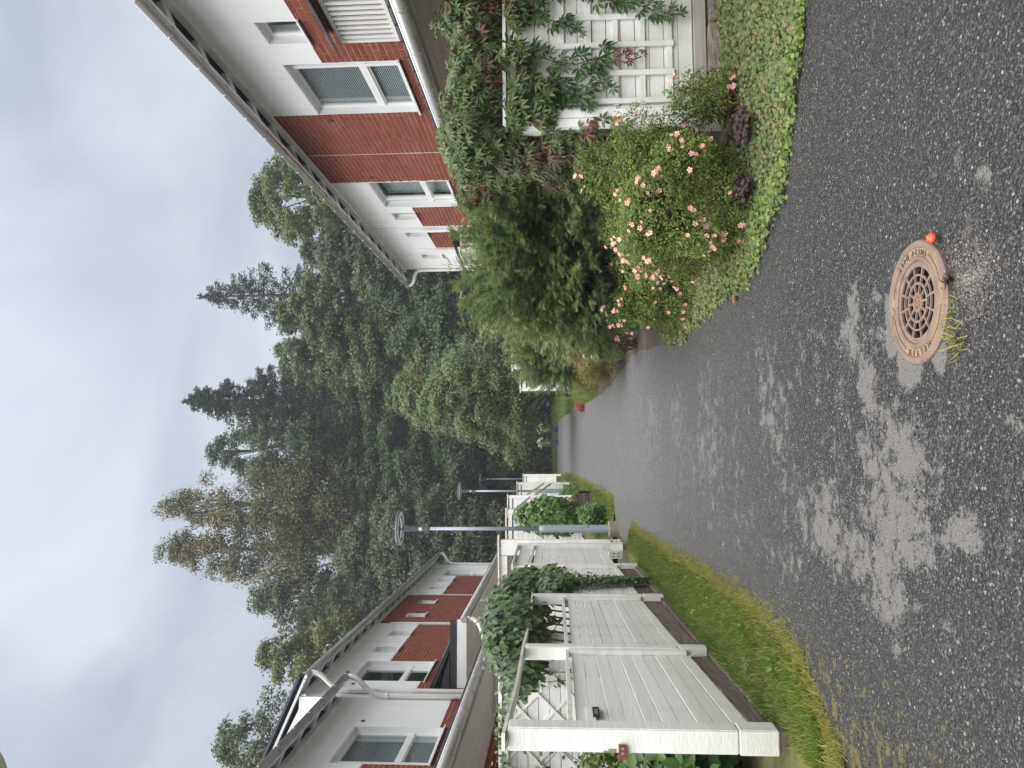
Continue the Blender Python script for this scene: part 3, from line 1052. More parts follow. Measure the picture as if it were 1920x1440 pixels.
def canopy(t, s, W, y0, y1, xo, zo, ztop, end_near=False, clip_gap=.75):
    """lean-to roof along the ground floor: tiled slope, flat boarded soffit, gutter"""
    m = MB()
    m.hexa([(s * (xo + .06), y0, zo + .08), (s * (W - .01), y0, ztop - .06), (s * (W - .01), y1, ztop - .06), (s * (xo + .06), y1, zo + .08),
            (s * (xo + .06), y0, zo + .13), (s * (W - .01), y0, ztop), (s * (W - .01), y1, ztop), (s * (xo + .06), y1, zo + .13)])
    rf = m.build('canopy_roof', black_sheet, t)
    y = y0 + .1
    while y < y1 - .2:
        e = MB(); e.tube([(s * (xo + .03), y, zo + .135), (s * (W - .02), y, ztop + .012)], .028, 8); e.build('tile_roll', black_sheet, rf); y += .3
    b = MB()
    n = int((W - xo - .2) / .115)
    w = (W - xo - .14) / n
    for i in range(n):
        a = xo + .12 + i * w
        q = MB(); q.box(s * (a + .008), s * (a + w - .008), y0 + .01, y1 - .01, zo - .02, zo + .0)
        q.build('soffit_board', soffit_paint, t)
    q = MB(); q.box(s * (xo + .1), s * (W - .02), y0 + .02, y1 - .02, zo + .004, zo + .02); q.build('soffit_backing', dark_gap, t)
    q = MB(); q.box(s * (xo + .085), s * (xo + .115), y0, y1, zo - .05, zo + .075); q.build('canopy_fascia', soffit_paint, t)
    gx, gzz = s * (xo + .005), zo + .03
    g = MB(); g.tube([(gx, y0 - .1, gzz), (gx, y1 + .05, gzz)], .068, 14)
    gut = g.build('gutter', gutter_steel, t)
    g2 = MB()
    g2.tube([(gx - s * .03, y0 - .1, gzz + .065), (gx - s * .03, y1 + .05, gzz + .065)], .012, 6)
    g2.build('gutter_lip', pipe_white, gut)
    y = y0 + .2
    while y < y1:
        c = MB(); c.tube([(gx, y - .015, gzz), (gx, y + .015, gzz)], .074, 14); c.build('clip', gutter_steel, gut); y += clip_gap
    if end_near:
        q = MB()
        q.add([(s * (xo + .02), y0 - .03, zo + .19), (s * (W - .1), y0 - .03, zo + .20), (s * (W - .1), y0 - .03, zo + .34), (s * (xo + .02), y0 - .03, zo + .33)]
              + [(s * (xo + .02), y0, zo + .19), (s * (W - .1), y0, zo + .20), (s * (W - .1), y0, zo + .34), (s * (xo + .02), y0, zo + .33)],
              [(0, 3, 2, 1), (4, 5, 6, 7), (0, 1, 5, 4), (1, 2, 6, 5), (2, 3, 7, 6), (3, 0, 4, 7)])
        q.build('canopy_end_flashing', black_sheet, t)
        q = MB(); q.box(s * (xo + .02), s * (W - .1), y0 - .02, y0 + .02, zo - .02, zo + .188); q.build('canopy_end_board', eave_paint, t)
        q = MB(); q.hexa([(s * (xo + .8), y0 - .06, zo + .345), (s * (W - .02), y0 - .06, zo + .345), (s * (W - .02), y0 + .2, zo + .345), (s * (xo + .8), y0 + .2, zo + .345),
                          (s * (xo + .8), y0 - .06, zo + .36), (s * (W - .02), y0 - .06, zo + .56), (s * (W - .02), y0 + .2, zo + .56), (s * (xo + .8), y0 + .2, zo + .36)])
        q.build('canopy_end_tiles', black_sheet, t)
    return gx, gzz


def slat_box(t, s, W, y0, y1, z0, z1, d):
    """slatted balcony screen standing off the wall under a black sheet hood"""
    X = lambda q: s * (W - q)
    f = MB()
    for zz in (z0, z1 - .05):
        f.box(X(d - .03), X(d), y0, y1, zz, zz + .05); f.box(X(.0), X(d - .03), y0, y0 + .03, zz, zz + .05); f.box(X(.0), X(d - .03), y1 - .03, y1, zz, zz + .05)
    for yy in (y0, y1 - .05): f.box(X(d + .004), X(d - .046), yy, yy + .05, z0, z1)
    b = f.build('slat_screen', slat_white, t)
    n = max(2, int((y1 - y0 - .1) / .105))
    for i in range(n):
        y = y0 + .05 + (y1 - y0 - .1) * (i + .5) / n
        q = MB(); q.box(X(d - .012), X(d - .034), y - .03, y + .03, z0 + .05, z1 - .05); q.build('slat', slat_white, b)
    n = max(2, int((d - .05) / .105))
    for e in (y0 + .012, y1 - .034):
        for i in range(n):
            a = .02 + (d - .08) * (i + .5) / n
            q = MB(); q.box(X(a - .03), X(a + .03), e, e + .022, z0 + .05, z1 - .05); q.build('slat', slat_white, b)
    q = MB(); q.box(X(.02), X(.03), y0 + .05, y1 - .05, z0, z1); q.build('screen_back', dark_gap, b)
    h = MB()
    h.hexa([(X(d + .12), y0 - .12, z1 + .03), (X(.0), y0 - .12, z1 + .24), (X(.0), y1 + .12, z1 + .24), (X(d + .12), y1 + .12, z1 + .03),
            (X(d + .12), y0 - .12, z1 + .05), (X(.0), y0 - .12, z1 + .27), (X(.0), y1 + .12, z1 + .27), (X(d + .12), y1 + .12, z1 + .05)])
    h.build('screen_hood', black_sheet, t)


def vent(t, s, W, y, z, ring=plaster):
    m = MB(); m.tube([(s * (W - .02), y, z), (s * (W + .02), y, z)], .045, 12); m.build('vent', dark_gap, t)


# --- right-hand house
RW = 5.55
th = thing('row_house', 'white rendered and red brick row house standing along the right of the lane', 'house', (RW + 2, 12, gz(12)))
opn = [(10.54, 12.24, 3.85, 5.55), (15.58, 17.26, 3.85, 5.55), (9.42, 9.99, 4.95, 5.53), (17.71, 18.28, 4.95, 5.53), (19.27, 19.80, 4.95, 5.53), (21.68, 22.16, 4.92, 5.52)]
brk = [(4.0, 10.54, 0.4, 4.95), (10.54, 12.24, .4, 3.85), (12.24, 15.56, .4, 6.45), (15.56, 17.30, .4, 3.85), (17.30, 18.86, .4, 4.94), (19.12, 20.95, .4, 4.94)]
facade(th, 1, RW, 4.0, 23.5, 0.3, 6.45, opn, brk, zsee=lambda y: 3.4)
window(th, 1, RW, 10.54, 12.24, 3.85, 5.55, 'big', 'near', 'venetian')
window(th, 1, RW, 15.58, 17.26, 3.85, 5.55, 'big', 'far', 'curtain')
for a, b, c, d in opn[2:]: window(th, 1, RW, a, b, c, d, 'small', None, 'curtain' if a < 12 else None)
m = MB(); m.box(RW - .10, RW + .1, 18.88, 19.08, 3.9, 5.62); m.build('party_wall_fin', plaster, th)
m = MB(); m.box(RW - .07, RW - .008, 20.93, 21.05, 4.4, 5.55); m.build('plaster_band', plaster, th)
m = MB(); m.box(RW - .012, RW - .008, 18.93, 18.945, 5.62, 6.37); m.build('movement_joint', mortar, th)
m = MB(); m.box(RW - .006, RW + .005, 14.02, 14.035, 3.6, 6.3); m.build('movement_joint', pipe_white, th)
vent(th, 1, RW, 12.48, 5.42); vent(th, 1, RW, 15.28, 5.38)
gx, gzz = eaves(th, 1, RW, 4.0, 23.7, 6.34)
roof(th, 1, RW, 4.0, 23.75, 6.34, .38)
zc = 6.3
pipe(th, bend((gx, 23.75, gzz - .05), (gx, 23.75, gzz - .35), (RW - .06, 23.42, 6.15), (RW - .06, 23.42, 5.8)) + [Vector((RW - .06, 23.42, .5))], .05, None, [((RW - .06, 23.42, 5.75), (0, 0, 1)), ((RW - .06, 23.42, 3.9), (0, 0, 1))])
slat_box(th, 1, RW, 8.2, 9.62, 3.62, 4.42, .22)
slat_box(th, 1, RW, 19.55, 20.75, 3.45, 4.10, .52)
canopy(th, 1, RW, 4.0, 14.5, 3.9, 2.92, 3.60)
m = MB(); m.box(RW + 1.3, RW + 6.9, 4.3, 23.1, .3, 6.2); m.build("house_core", room_dark, th)

for y in (3.75, 23.22):
    m = MB(); m.box(RW + .285, RW + 7, y, y + .27, .3, 6.42); m.build('end_wall', plaster, th)

# --- left-hand houses: the far one stands a step higher up the slope
LW = 5.25
t1 = thing('row_house', 'near left row house with a blind-covered square window over a long grey canopy', 'house', (-LW - 2, 11, gz(11)), None)
opn = [(13.05, 14.74, 3.78, 5.48), (10.6, 11.6, .9, 2.3), (13.4, 14.9, .9, 2.4)]
brk = [(6.0, 13.05, .4, 4.9), (13.05, 14.74, .4, 3.78), (14.74, 16.36, .4, 3.86)]
facade(t1, -1, LW, 6.0, 16.36, .3, 6.25, opn, brk, limit=300)
window(t1, -1, LW, 13.05, 14.74, 3.78, 5.48, 'big', 'near', 'venetian')
window(t1, -1, LW, 10.6, 11.6, .9, 2.3, 'small'); window(t1, -1, LW, 13.4, 14.9, .9, 2.4, 'small')
vent(t1, -1, LW, 15.0, 5.38)
gx, gzz = eaves(t1, -1, LW, 6.0, 16.2, 6.12)
roof(t1, -1, LW, 6.0, 16.4, 6.12, .38)
px = -(LW - .075)
pipe(t1, bend((gx, 16.3, gzz - .05), (gx + .02, 16.3, gzz - .42), (px, 16.3, gzz - .35), (px, 16.3, gzz - .85)) + [Vector((px, 16.3, .4))], .055, None, [((px, 16.3, gzz - .9), (0, 0, 1)), ((px, 16.3, 2.5), (0, 0, 1))])
canopy(t1, -1, LW, 6.0, 15.9, 3.6, 2.88, 3.58)
m = MB(); m.box(-(LW + 1.3), -(LW + 7), 6.1, 16.2, .3, 5.95); m.build("house_core", room_dark, t1)

m = MB(); m.box(-(LW + .285), -(LW + 7), 5.75, 6.0, .3, 6.2); m.build('end_wall', plaster, t1)

t2 = thing('row_house', 'far left row house a step higher with a tall brick bay between white walls', 'house', (-LW - 2, 26, gz(26)), None)
opn = [(17.54, 19.14, 4.65, 6.33), (19.92, 20.50, 5.77, 6.42), (21.62, 22.20, 5.77, 6.40), (24.05, 24.55, 5.78, 6.36), (26.05, 26.55, 5.78, 6.34), (28.6, 29.2, 5.78, 6.40), (30.2, 30.8, 5.78, 6.38), (31.6, 33.1, 4.65, 6.35)]
brk = [(16.36, 17.54, 1.0, 4.72), (17.54, 19.14, 1.0, 4.65), (19.14, 23.0, 1.0, 5.77), (23.12, 27.5, 1.0, 7.1), (27.55, 31.6, 1.0, 5.78)]
facade(t2, -1, LW, 16.37, 34.5, .6, 7.1, opn, brk, limit=300, zsee=lambda y: 4.2)
window(t2, -1, LW, 17.54, 19.14, 4.65, 6.33, 'big', 'far', None)
for a, b, c, d in opn[1:7]: window(t2, -1, LW, a, b, c, d, 'small', None, None)
window(t2, -1, LW, 31.6, 33.1, 4.65, 6.35, 'big', 'far', None)
vent(t2, -1, LW, 17.28, 6.19)
m = MB(); m.box(-(LW - .05), -(LW + .1), 23.0, 23.12, 4.4, 6.62); m.build('plaster_band', plaster, t2)
m = MB(); m.box(-(LW - .03), -(LW + .1), 27.5, 27.55, 4.4, 6.6); m.build('plaster_band', plaster, t2)
m = MB(); m.box(-(LW - .012), -(LW - .0079), 20.95, 20.962, 5.85, 7.0); m.build('movement_joint', mortar, t2)
gx, gzz = eaves(t2, -1, LW, 16.4, 34.7, 6.98)
roof(t2, -1, LW, 16.37, 34.8, 6.98, .38)
verge_boards(t2, -1, LW, 16.35, 6.98, .38)
pipe(t2, bend((gx, 16.55, gzz - .05), (gx + .02, 16.55, gzz - .42), (px, 16.62, gzz - .35), (px, 16.62, gzz - .85)) + [Vector((px, 16.62, 4.6)), Vector((px, 16.62, 1.0))], .055)
px2 = -(LW - .06)
pipe(t2, bend((gx, 34.75, gzz - .05), (gx, 34.75, gzz - .35), (px2, 34.4, gzz - .3), (px2, 34.4, gzz - .75)) + [Vector((px2, 34.4, 1.2))], .055)
cgx, cgz = canopy(t2, -1, LW, 16.8, 33.5, 3.7, 3.62, 4.4, end_near=True)
pipe(t2, bend((cgx, 16.85, cgz - .05), (cgx + .05, 16.85, cgz - .5), (-4.25, 16.4, 3.25), (-4.6, 16.2, 2.95)) + [Vector((-5.1, 16.0, 2.4))], .05, None, [((cgx, 16.85, cgz - .09), (0, 0, 1))])
m = MB(); m.box(-(LW + 1.3), -(LW + 7), 16.8, 34.1, .6, 6.9); m.build("house_core", room_dark, t2)

for y in (16.375, 34.2):
    m = MB(); m.box(-(LW + .285), -(LW + 7), y, y + .27, .6, 7.05); m.build('end_wall', plaster, t2)

# --- low outbuilding beyond the right-hand house
t3 = thing('outbuilding', 'low white outbuilding with a grey pitched eave beyond the right house corner', 'outbuilding', (8, 28, gz(28)))
facade_x = 6.2
m = MB(); m.box(facade_x, facade_x + 5, 24.6, 34, 1.0, 3.95); m.build('wall', soffit_paint, t3)
m = MB()
m.hexa([(5.0, 24.2, 3.98), (8.7, 24.2, 4.55), (8.7, 34.2, 4.55), (5.0, 34.2, 3.98), (5.0, 24.2, 4.06), (8.7, 24.2, 4.63), (8.7, 34.2, 4.63), (5.0, 34.2, 4.06)])
rf = m.build('roof', black_sheet, t3)
for i in range(9):
    m = MB(); x = 5.15 + i * .2; m.tube([(x, 24.15, 4.08 + (x - 5) * .154), (x, 34.25, 4.08 + (x - 5) * .154)], .02, 6); m.build('roof_seam', gutter_steel, rf)
m = MB(); m.box(5.02, 6.2, 24.25, 34.1, 3.90, 3.95); m.build('soffit', soffit_paint, t3)
m = MB(); m.tube([(4.93, 24.1, 3.95), (4.93, 34.3, 3.95)], .065, 10); m.build('gutter', gutter_steel, t3)
for y in (26.5, 31.5):
    pipe(t3, bend((4.93, y, 3.9), (4.93, y, 3.7), (5.6, y, 3.55), (6.1, y, 3.4)) + [Vector((6.14, y, 1.2))], .05)

# ------------------------------------------------------------------ fences
FX = -1.87                                # line of the left-hand fence boards


def board_panel(t, a, b, zb, zt, n, thick=.022, mat=white_paint, gap=.006, prefix='board'):
    """horizontal boards between plan points a and b; zb, zt = (near, far) heights of the bottom and top edges"""
    a, b = Vector((a[0], a[1])), Vector((b[0], b[1]))
    d = (b - a).normalized(); nn = Vector((-d.y, d.x)) * (thick / 2)
    for i in range(n):
        z = [zb[k] + (zt[k] - zb[k]) * i / n for k in (0, 1)]
        w = [zb[k] + (zt[k] - zb[k]) * (i + 1) / n - gap for k in (0, 1)]
        j = rnd.uniform(-.003, .003)
        q = [(a.x - nn.x + j, a.y - nn.y, z[0]), (b.x - nn.x + j, b.y - nn.y, z[1]), (b.x + nn.x + j, b.y + nn.y, z[1]), (a.x + nn.x + j, a.y + nn.y, z[0]),
             (a.x - nn.x + j, a.y - nn.y, w[0]), (b.x - nn.x + j, b.y - nn.y, w[1]), (b.x + nn.x + j, b.y + nn.y, w[1]), (a.x + nn.x + j, a.y + nn.y, w[0])]
        m = MB(); m.hexa(q)
        link(prefix, bevel(m.mesh('board'), .003), t, mat)


def post(t, x, y, z0, z1, w=.15, base=True, mat=white_paint):
    m = MB(); m.box(x - w / 2, x + w / 2, y - w / 2, y + w / 2, z0 + (.34 if base else 0), z1)
    p = link('post', bevel(m.mesh('post'), .008, 2), t, mat)
    if base:
        b = w / 2 + .004
        m = MB(); m.box(x - b, x + b, y - b, y + b, z0 + .09, z0 + .338); link('post_foot', bevel(m.mesh('post_foot'), .008, 2), p, white_paint)
        m = MB(); m.box(x - b + .012, x + b - .012, y - b + .012, y + b - .012, z0 - .1, z0 + .089); link('post_stub', m.mesh('post_stub'), p, dark_wood)
    return p


fl = thing('fence', 'white boarded fence along the left verge with a slim top rail and sleepers below', 'fence', (FX, 9, gz(9)))
PY = [5.15, 7.18, 9.60, 12.05]
pb = [.18, .12, .12, .12]
P0 = post(fl, FX - .0, PY[0], gz(PY[0]) + .02, 1.94, .15)
for i in (1, 2, 3): post(fl, FX, PY[i], gz(PY[i]) + .03, 1.92 if i < 3 else 1.95 + .1, .12)
zbot = {0: (.33, .46), 1: (.47, .61), 2: (.60, .70)}
for i in range(3):
    a, b = PY[i] + .07, PY[i + 1] - .06
    board_panel(fl, (FX, a), (FX, b), zbot[i], (1.50, 1.50), 10)
    m = MB(); m.beam((FX, a, 1.535), (FX, b, 1.535 + (.02 if i == 1 else 0)), .075, .03); m.build('cap_rail', rail_paint, fl)
    m = MB(); m.box(FX + .012, FX + .05, b - .07, b - .002, zbot[i][1] + .02, 1.515); m.build('cleat', white_paint, fl)
pts = [(FX, 5.02, 1.965), (FX, 6.1, 1.935), (FX, 7.18, 1.935), (FX, 8.4, 1.905), (FX, 9.6, 1.935), (FX, 10.9, 1.945), (FX, 12.1, 2.06)]
m = MB()
for a, b in zip(pts[:-1], pts[1:]): m.beam(a, b, .11, .022)
m.build('top_rail', rail_paint, fl)
for i in range(3):                       # old sleepers bank the garden up behind the boards
    y0 = PY[i] + .09; y1 = PY[i + 1] - .07
    n = 2
    for k in range(n):
        za, zb_ = [gz(y) - .03 + (zbot[i][q] - .012 - gz(y) + .03) * k / n for q, y in ((0, y0), (1, y1))]
        zc_, zd = [gz(y) - .03 + (zbot[i][q] - .012 - gz(y) + .03) * (k + 1) / n - .012 for q, y in ((0, y0), (1, y1))]
        ins = .03 - .035 * k
        bm = bmesh.new()
        seg = 14
        ring_ = []
        for j in range(seg + 1):
            u = j / seg
            y = y0 + (y1 - y0) * u
            lo, hi = za + (zb_ - za) * u, zc_ + (zd - zc_) * u
            w = rnd.uniform(-.008, .008)
            ring_.append([bm.verts.new(p) for p in ((FX - .12, y, lo), (FX + ins + w + .006, y, lo), (FX + ins + w, y, hi + rnd.uniform(-.008, .004)), (FX - .12, y, hi))])
        for j in range(seg):
            for q in range(4):
                bm.faces.new((ring_[j][q], ring_[j + 1][q], ring_[j + 1][(q + 1) % 4], ring_[j][(q + 1) % 4]))
        bm.faces.new(ring_[0]); bm.faces.new(ring_[-1][::-1])
        bmesh.ops.recalc_face_normals(bm, faces=bm.faces)
        me = bpy.data.meshes.new('sleeper'); bm.to_mesh(me); bm.free()
        link('sleeper', me, fl, dark_wood)
# fittings on the near post and first panel
yy = PY[0] - .075
m = MB(); m.box(FX - .085, FX - .02, yy - .03, yy - .0005, 1.185, 1.235); m.box(FX - .11, FX - .083, yy - .022, yy - .004, 1.18, 1.24)
hg = m.build('hinge', rust, P0); hg['label'] = 'rusty gate hinge left on the post'
m = MB()
for k in range(2): m.tube([(FX - .035 - .03 * k, yy - .036, 1.21), (FX - .035 - .03 * k, yy - .028, 1.21)], .008, 8)
m.build('bolt', gutter_steel, hg)
m = MB(); m.box(FX - .072, FX - .05, yy - .004, yy - .0005, 1.25, 1.30); m.box(FX - .072, FX - .062, yy - .004, yy - .0005, 1.30, 1.33); m.build('bare_patch', concrete, P0)
m = MB(); m.box(FX + .011, FX + .026, 5.40, 5.66, 1.36, 1.42); nb = m.build('doorbell_plate', window_paint, fl)
m = MB(); m.box(FX + .026, FX + .034, 5.42, 5.61, 1.330, 1.378); m.build('doorbell_case', black_plastic, nb)
m = MB()
for k in range(3): m.box(FX + .034, FX + .0355, 5.47 + k * .035, 5.49 + k * .035, 1.342, 1.366)
m.build('doorbell_mark', gutter_steel, nb)

# last leg of the left fence: one step higher
f2 = thing('fence', 'short raised white fence section between the ivy and the gate posts', 'fence', (FX, 13.3, gz(13.3)))
board_panel(f2, (FX, 12.13), (FX, 14.35), (.72, .80), (2.02, 2.02), 9)
m = MB(); m.beam((FX, 12.1, 2.06), (FX, 14.4, 2.06), .08, .03); m.build('cap_rail', rail_paint, f2)
m = MB(); m.beam((FX, 12.1, 2.33), (FX, 14.5, 2.36), .10, .022); m.build('top_rail', rail_paint, f2)
post(f2, FX, 14.45, gz(14.45), 2.38, .13)
board_panel(f2, (FX - .012, 12.2), (FX - .012, 14.3), (2.10, 2.10), (2.3, 2.3), 1)
gp = thing('garden_gate', 'tall white gate frame and boarded gate beside the nearest lamp post', 'gate', (-1.95, 15.05, gz(15)))
m = MB(); m.box(-2.10, -1.80, 14.98, 15.10, gz(15) + .26, 2.72); link('wide_post', bevel(m.mesh('wide_post'), .006), gp, white_paint)
for x in (-2.03, -1.87):
    for y, d in ((14.62, 0), (15.04, 1)):
        m = MB(); m.box(x - .07, x + .07, y - .03, y + .03, gz(15) + .07, gz(15) + .33); q = link('post_foot', bevel(m.mesh('post_foot'), .006), gp, white_paint)
        for k in (-1, 1):
            m = MB()
            for zz in (.13, .22): m.box(x + k * .03 - .008, x + k * .03 + .008, y - .034, y - .0305, gz(15) + zz, gz(15) + zz + .035)
            m.build('slot', dark_gap, q)
m = MB(); m.box(-2.75, -2.11, 15.0, 15.06, 2.60, 2.74); m.box(-4.9, -2.75, 15.0, 15.06, 2.58, 2.72); m.build('cross_beam', white_paint, gp)
m = MB(); m.beam((-5.0, 15.03, 2.745), (-1.72, 15.03, 2.765), .16, .03); m.build('cap_rail', rail_paint, gp)
board_panel(gp, (-4.9, 15.03), (-2.75, 15.03), (.6, .6), (2.5, 2.5), 14)
board_panel(gp, (-2.62, 14.9), (-2.15, 14.9), (.62, .62), (2.0, 2.0), 11)
m = MB(); m.tube([(-2.2, 14.86, 1.45), (-2.26, 14.84, 1.42), (-2.3, 14.86, 1.36)], .018, 8); m.build('gate_handle', black_plastic, gp)
m = MB(); m.tube([(-1.86, 14.95, 1.42), (-1.92, 14.93, 1.39), (-1.96, 14.95, 1.33)], .018, 8); m.build('gate_handle', black_plastic, gp)
post(gp, -2.72, 15.0, gz(15), 2.70, .10, False)


def screen(label, x0, x1, y, z0, z1, n, rail=True, frame=True, name='fence', rot=0.0):
    """white boarded garden screen standing across the plots"""
    t = thing(name, label, 'fence', ((x0 + x1) / 2, y, gz(y)))
    if frame:
        w = .10
        for x in (x0 + w / 2, x1 - w / 2):
            m = MB(); m.box(x - w / 2, x + w / 2, y - .05, y + .05, gz(y) - .05, z1); link('post', bevel(m.mesh('post'), .005), t, white_paint)
        m = MB(); m.box(x0 - .04, x1 + .04, y - .075, y + .075, z1, z1 + .035); link('cap_rail', m.mesh('cap_rail'), t, rail_paint)
        m = MB(); m.box(x0 + .1, x1 - .1, y - .04, y - .012, z1 - .14, z1 - .04); link('head_board', m.mesh('head_board'), t, white_paint)
        board_panel(t, (x0 + .1, y), (x1 - .1, y), (z0, z0), (z1 - .17, z1 - .17), n)
    return t


s1 = screen('white garden fence section with a cap rail behind the leafy bush and lamp', -2.6, -1.65, 20.2, 1.0, 2.95, 14)
s2 = screen('narrow white garden fence section between the leafy bush and second lamp', -2.3, -1.66, 26.2, 1.2, 3.3, 14)
m = MB(); m.beam((-1.7, 26.0, 2.55), (-1.9, 21.0, 3.0), .07, .03); m.build('rail', rail_paint, s2)
s3 = screen('white garden fence section behind the second lamp post', -2.3, -1.5, 32.2, 1.4, 3.3, 13)
m = MB(); m.beam((-1.55, 31.9, 2.2), (-1.75, 27.5, 2.75), .07, .03); m.beam((-1.55, 31.9, 1.9), (-1.75, 27.5, 2.45), .07, .03); m.build('rail', rail_paint, s3)
s4 = screen('farthest small white fence section behind the third lamp', -2.3, -1.45, 40, 1.7, 3.4, 10)
for yv in (20.6, 26.6, 32.6):
    pass

# lattice screen across the garden behind the left fence
lt = thing('lattice_screen', 'white garden screen with diagonal lattice and ivy behind the left fence', 'fence', (-3.3, 8.6, gz(8.6)))
board_panel(lt, (-5.0, 8.66), (-2.05, 8.66), (.4, .4), (2.2, 2.2), 15)
m = MB(); m.box(-5.0, -1.98, 8.58, 8.74, 2.235, 2.275); m.build('cap_rail', white_paint, lt)
for zz in (2.17, 1.1): 
    m = MB(); m.box(-5.0, -2.0, 8.60, 8.645, zz, zz + .06); m.build('lattice_rail', white_paint, lt)
k = -5.9
while k < -1.4:
    for sgn in (1, -1):
        x0_, x1_ = (k, k + 1.0)
        za, zb_ = (1.16, 2.17) if sgn > 0 else (2.17, 1.16)
        # clip to the screen
        a = max(x0_, -5.0); b = min(x1_, -2.02)
        if b - a > .1:
            f = lambda x: za + (zb_ - za) * (x - x0_)
            m = MB(); m.beam((a, 8.628 - .009 * sgn, f(a)), (b, 8.628 - .009 * sgn, f(b)), .016, .032, (0, 1, 0) if False else (0, 0, 1)); m.build('lattice_slat', white_paint, lt)
    k += .36
for i in range(6):
    m = MB(); z = 1.93 - i * .075; m.box(-3.16, -3.11, 8.45, 8.56, z - .028, z + .028)
    tag(m.build('black_peg', black_plastic), ['topmost', 'second', 'third', 'fourth', 'fifth', 'lowest'][i] + ' black peg of the column hanging on the lattice screen', 'peg', 'black pegs on the lattice screen')

# right-hand fence across the plot, with a flat trellis on it
fr = thing('fence', 'white boarded fence with a square trellis and climbing creeper on the right', 'fence', (3.6, 6.5, gz(6.5) + .1))
FY = 6.5
board_panel(fr, (2.90, FY), (5.45, FY), (.40, .40), (2.02, 2.02), 13)
m = MB(); m.box(2.72, 5.45, FY - .05, FY + .05, 2.022, 2.05); m.build('cap_rail', white_paint, fr)
m = MB(); m.box(2.712, 2.905, FY - .08, FY + .06, .14, 1.985); link('post', bevel(m.mesh('post'), .008, 2), fr, white_paint)
for x in (2.765, 2.845):
    m = MB(); m.box(x - .035, x + .035, FY - .093, FY - .082, .3, 1.98); link('post_board', bevel(m.mesh('post_board'), .003), fr, white_paint)
m = MB(); m.box(2.915, 5.45, FY - .04, FY + .045, .285, .392); link('gravel_board', bevel(m.mesh('gravel_board'), .006), fr, grey_wood)
tr = bpy.data.objects.new('trellis', None)
for z in (.60, .833, 1.066, 1.30, 1.535):
    m = MB(); m.box(2.935, 4.35, FY - .034, FY - .014, z - .024, z + .024); link('trellis_slat', bevel(m.mesh('trellis_slat'), .002), fr, white_paint)
for x in (2.965, 3.215, 3.47, 3.725, 3.98, 4.23):
    m = MB(); m.box(x - .024, x + .024, FY - .055, FY - .035, .565, 1.60); link('trellis_slat', bevel(m.mesh('trellis_slat'), .002), fr, white_paint)
bpy.data.objects.remove(tr)
def rough(me, amp):
    bm = bmesh.new(); bm.from_mesh(me)
    bmesh.ops.subdivide_edges(bm, edges=bm.edges[:], cuts=3, use_grid_fill=True)
    for v in bm.verts: v.co += Vector((rnd.uniform(-amp, amp), rnd.uniform(-amp, amp), rnd.uniform(-amp, amp)))
    bm.to_mesh(me); bm.free(); me.update()
    return me


SL1 = ['short upper kerb stone touching the white end post of the trellis fence', 'second upper kerb stone from the white end post', 'third upper kerb stone from the end post, under the middle of the trellis', 'fourth upper kerb stone from the white end post', 'upper kerb stone farthest from the end post']
SL2 = ['lower kerb stone nearest the white end post, half sunk in leaves', 'long middle stone of the lower kerb row', 'lower kerb stone farthest from the white end post']
sx = [(2.95, 3.17), (3.19, 3.62), (3.635, 4.1), (4.11, 4.75), (4.77, 5.4)]
for a, b in sx:
    m = MB(); m.box(a, b, FY - .10, FY + .02, .15, .275 + rnd.uniform(-.012, .006)); me = rough(bevel(m.mesh('kerb_stone'), .016, 1), .006)
    tag(link('kerb_stone', me, None, stone_mat), SL1[len([q for q in bpy.data.objects if q.get('group') == 'upper kerb stones under the trellis fence'])], 'kerb stone', 'upper kerb stones under the trellis fence')
for a, b in [(3.0, 3.5), (3.515, 4.3), (4.32, 5.3)]:
    m = MB(); m.box(a, b, FY - .24, FY - .115, .06, .175 + rnd.uniform(-.01, .01)); me = rough(bevel(m.mesh('kerb_stone'), .016, 1), .006)
    tag(link('kerb_stone', me, None, stone_mat), SL2[len([q for q in bpy.data.objects if q.get('group') == 'lower kerb stones under the trellis fence'])], 'kerb stone', 'lower kerb stones under the trellis fence')

# right-hand fence along the lane, mostly under the creeper
fb = thing('fence', 'white boarded fence running up the lane behind the conifers under creeper', 'fence', (2.85, 10, gz(10)))
for a, b in ((6.62, 8.9), (9.0, 11.3), (11.4, 13.4)):
    board_panel(fb, (2.84, a), (2.84, b), (gz(a) + .3, gz(b) + .3), (2.02, 2.1), 12)
    post(fb, 2.84, b + .05, gz(b), 2.12, .10, False)
s5 = screen('white fence panel with a wide head board between the two dark conifers', 1.75, 3.75, 17.4, .9, 2.60, 12)
s6 = screen('lower white fence section behind the second conifer and rowan tree', 1.6, 3.1, 22.4, 1.3, 2.66, 9)
s7 = screen('small tall white screen beside the far house corner', 3.45, 4.9, 17.0, .9, 3.22, 14)

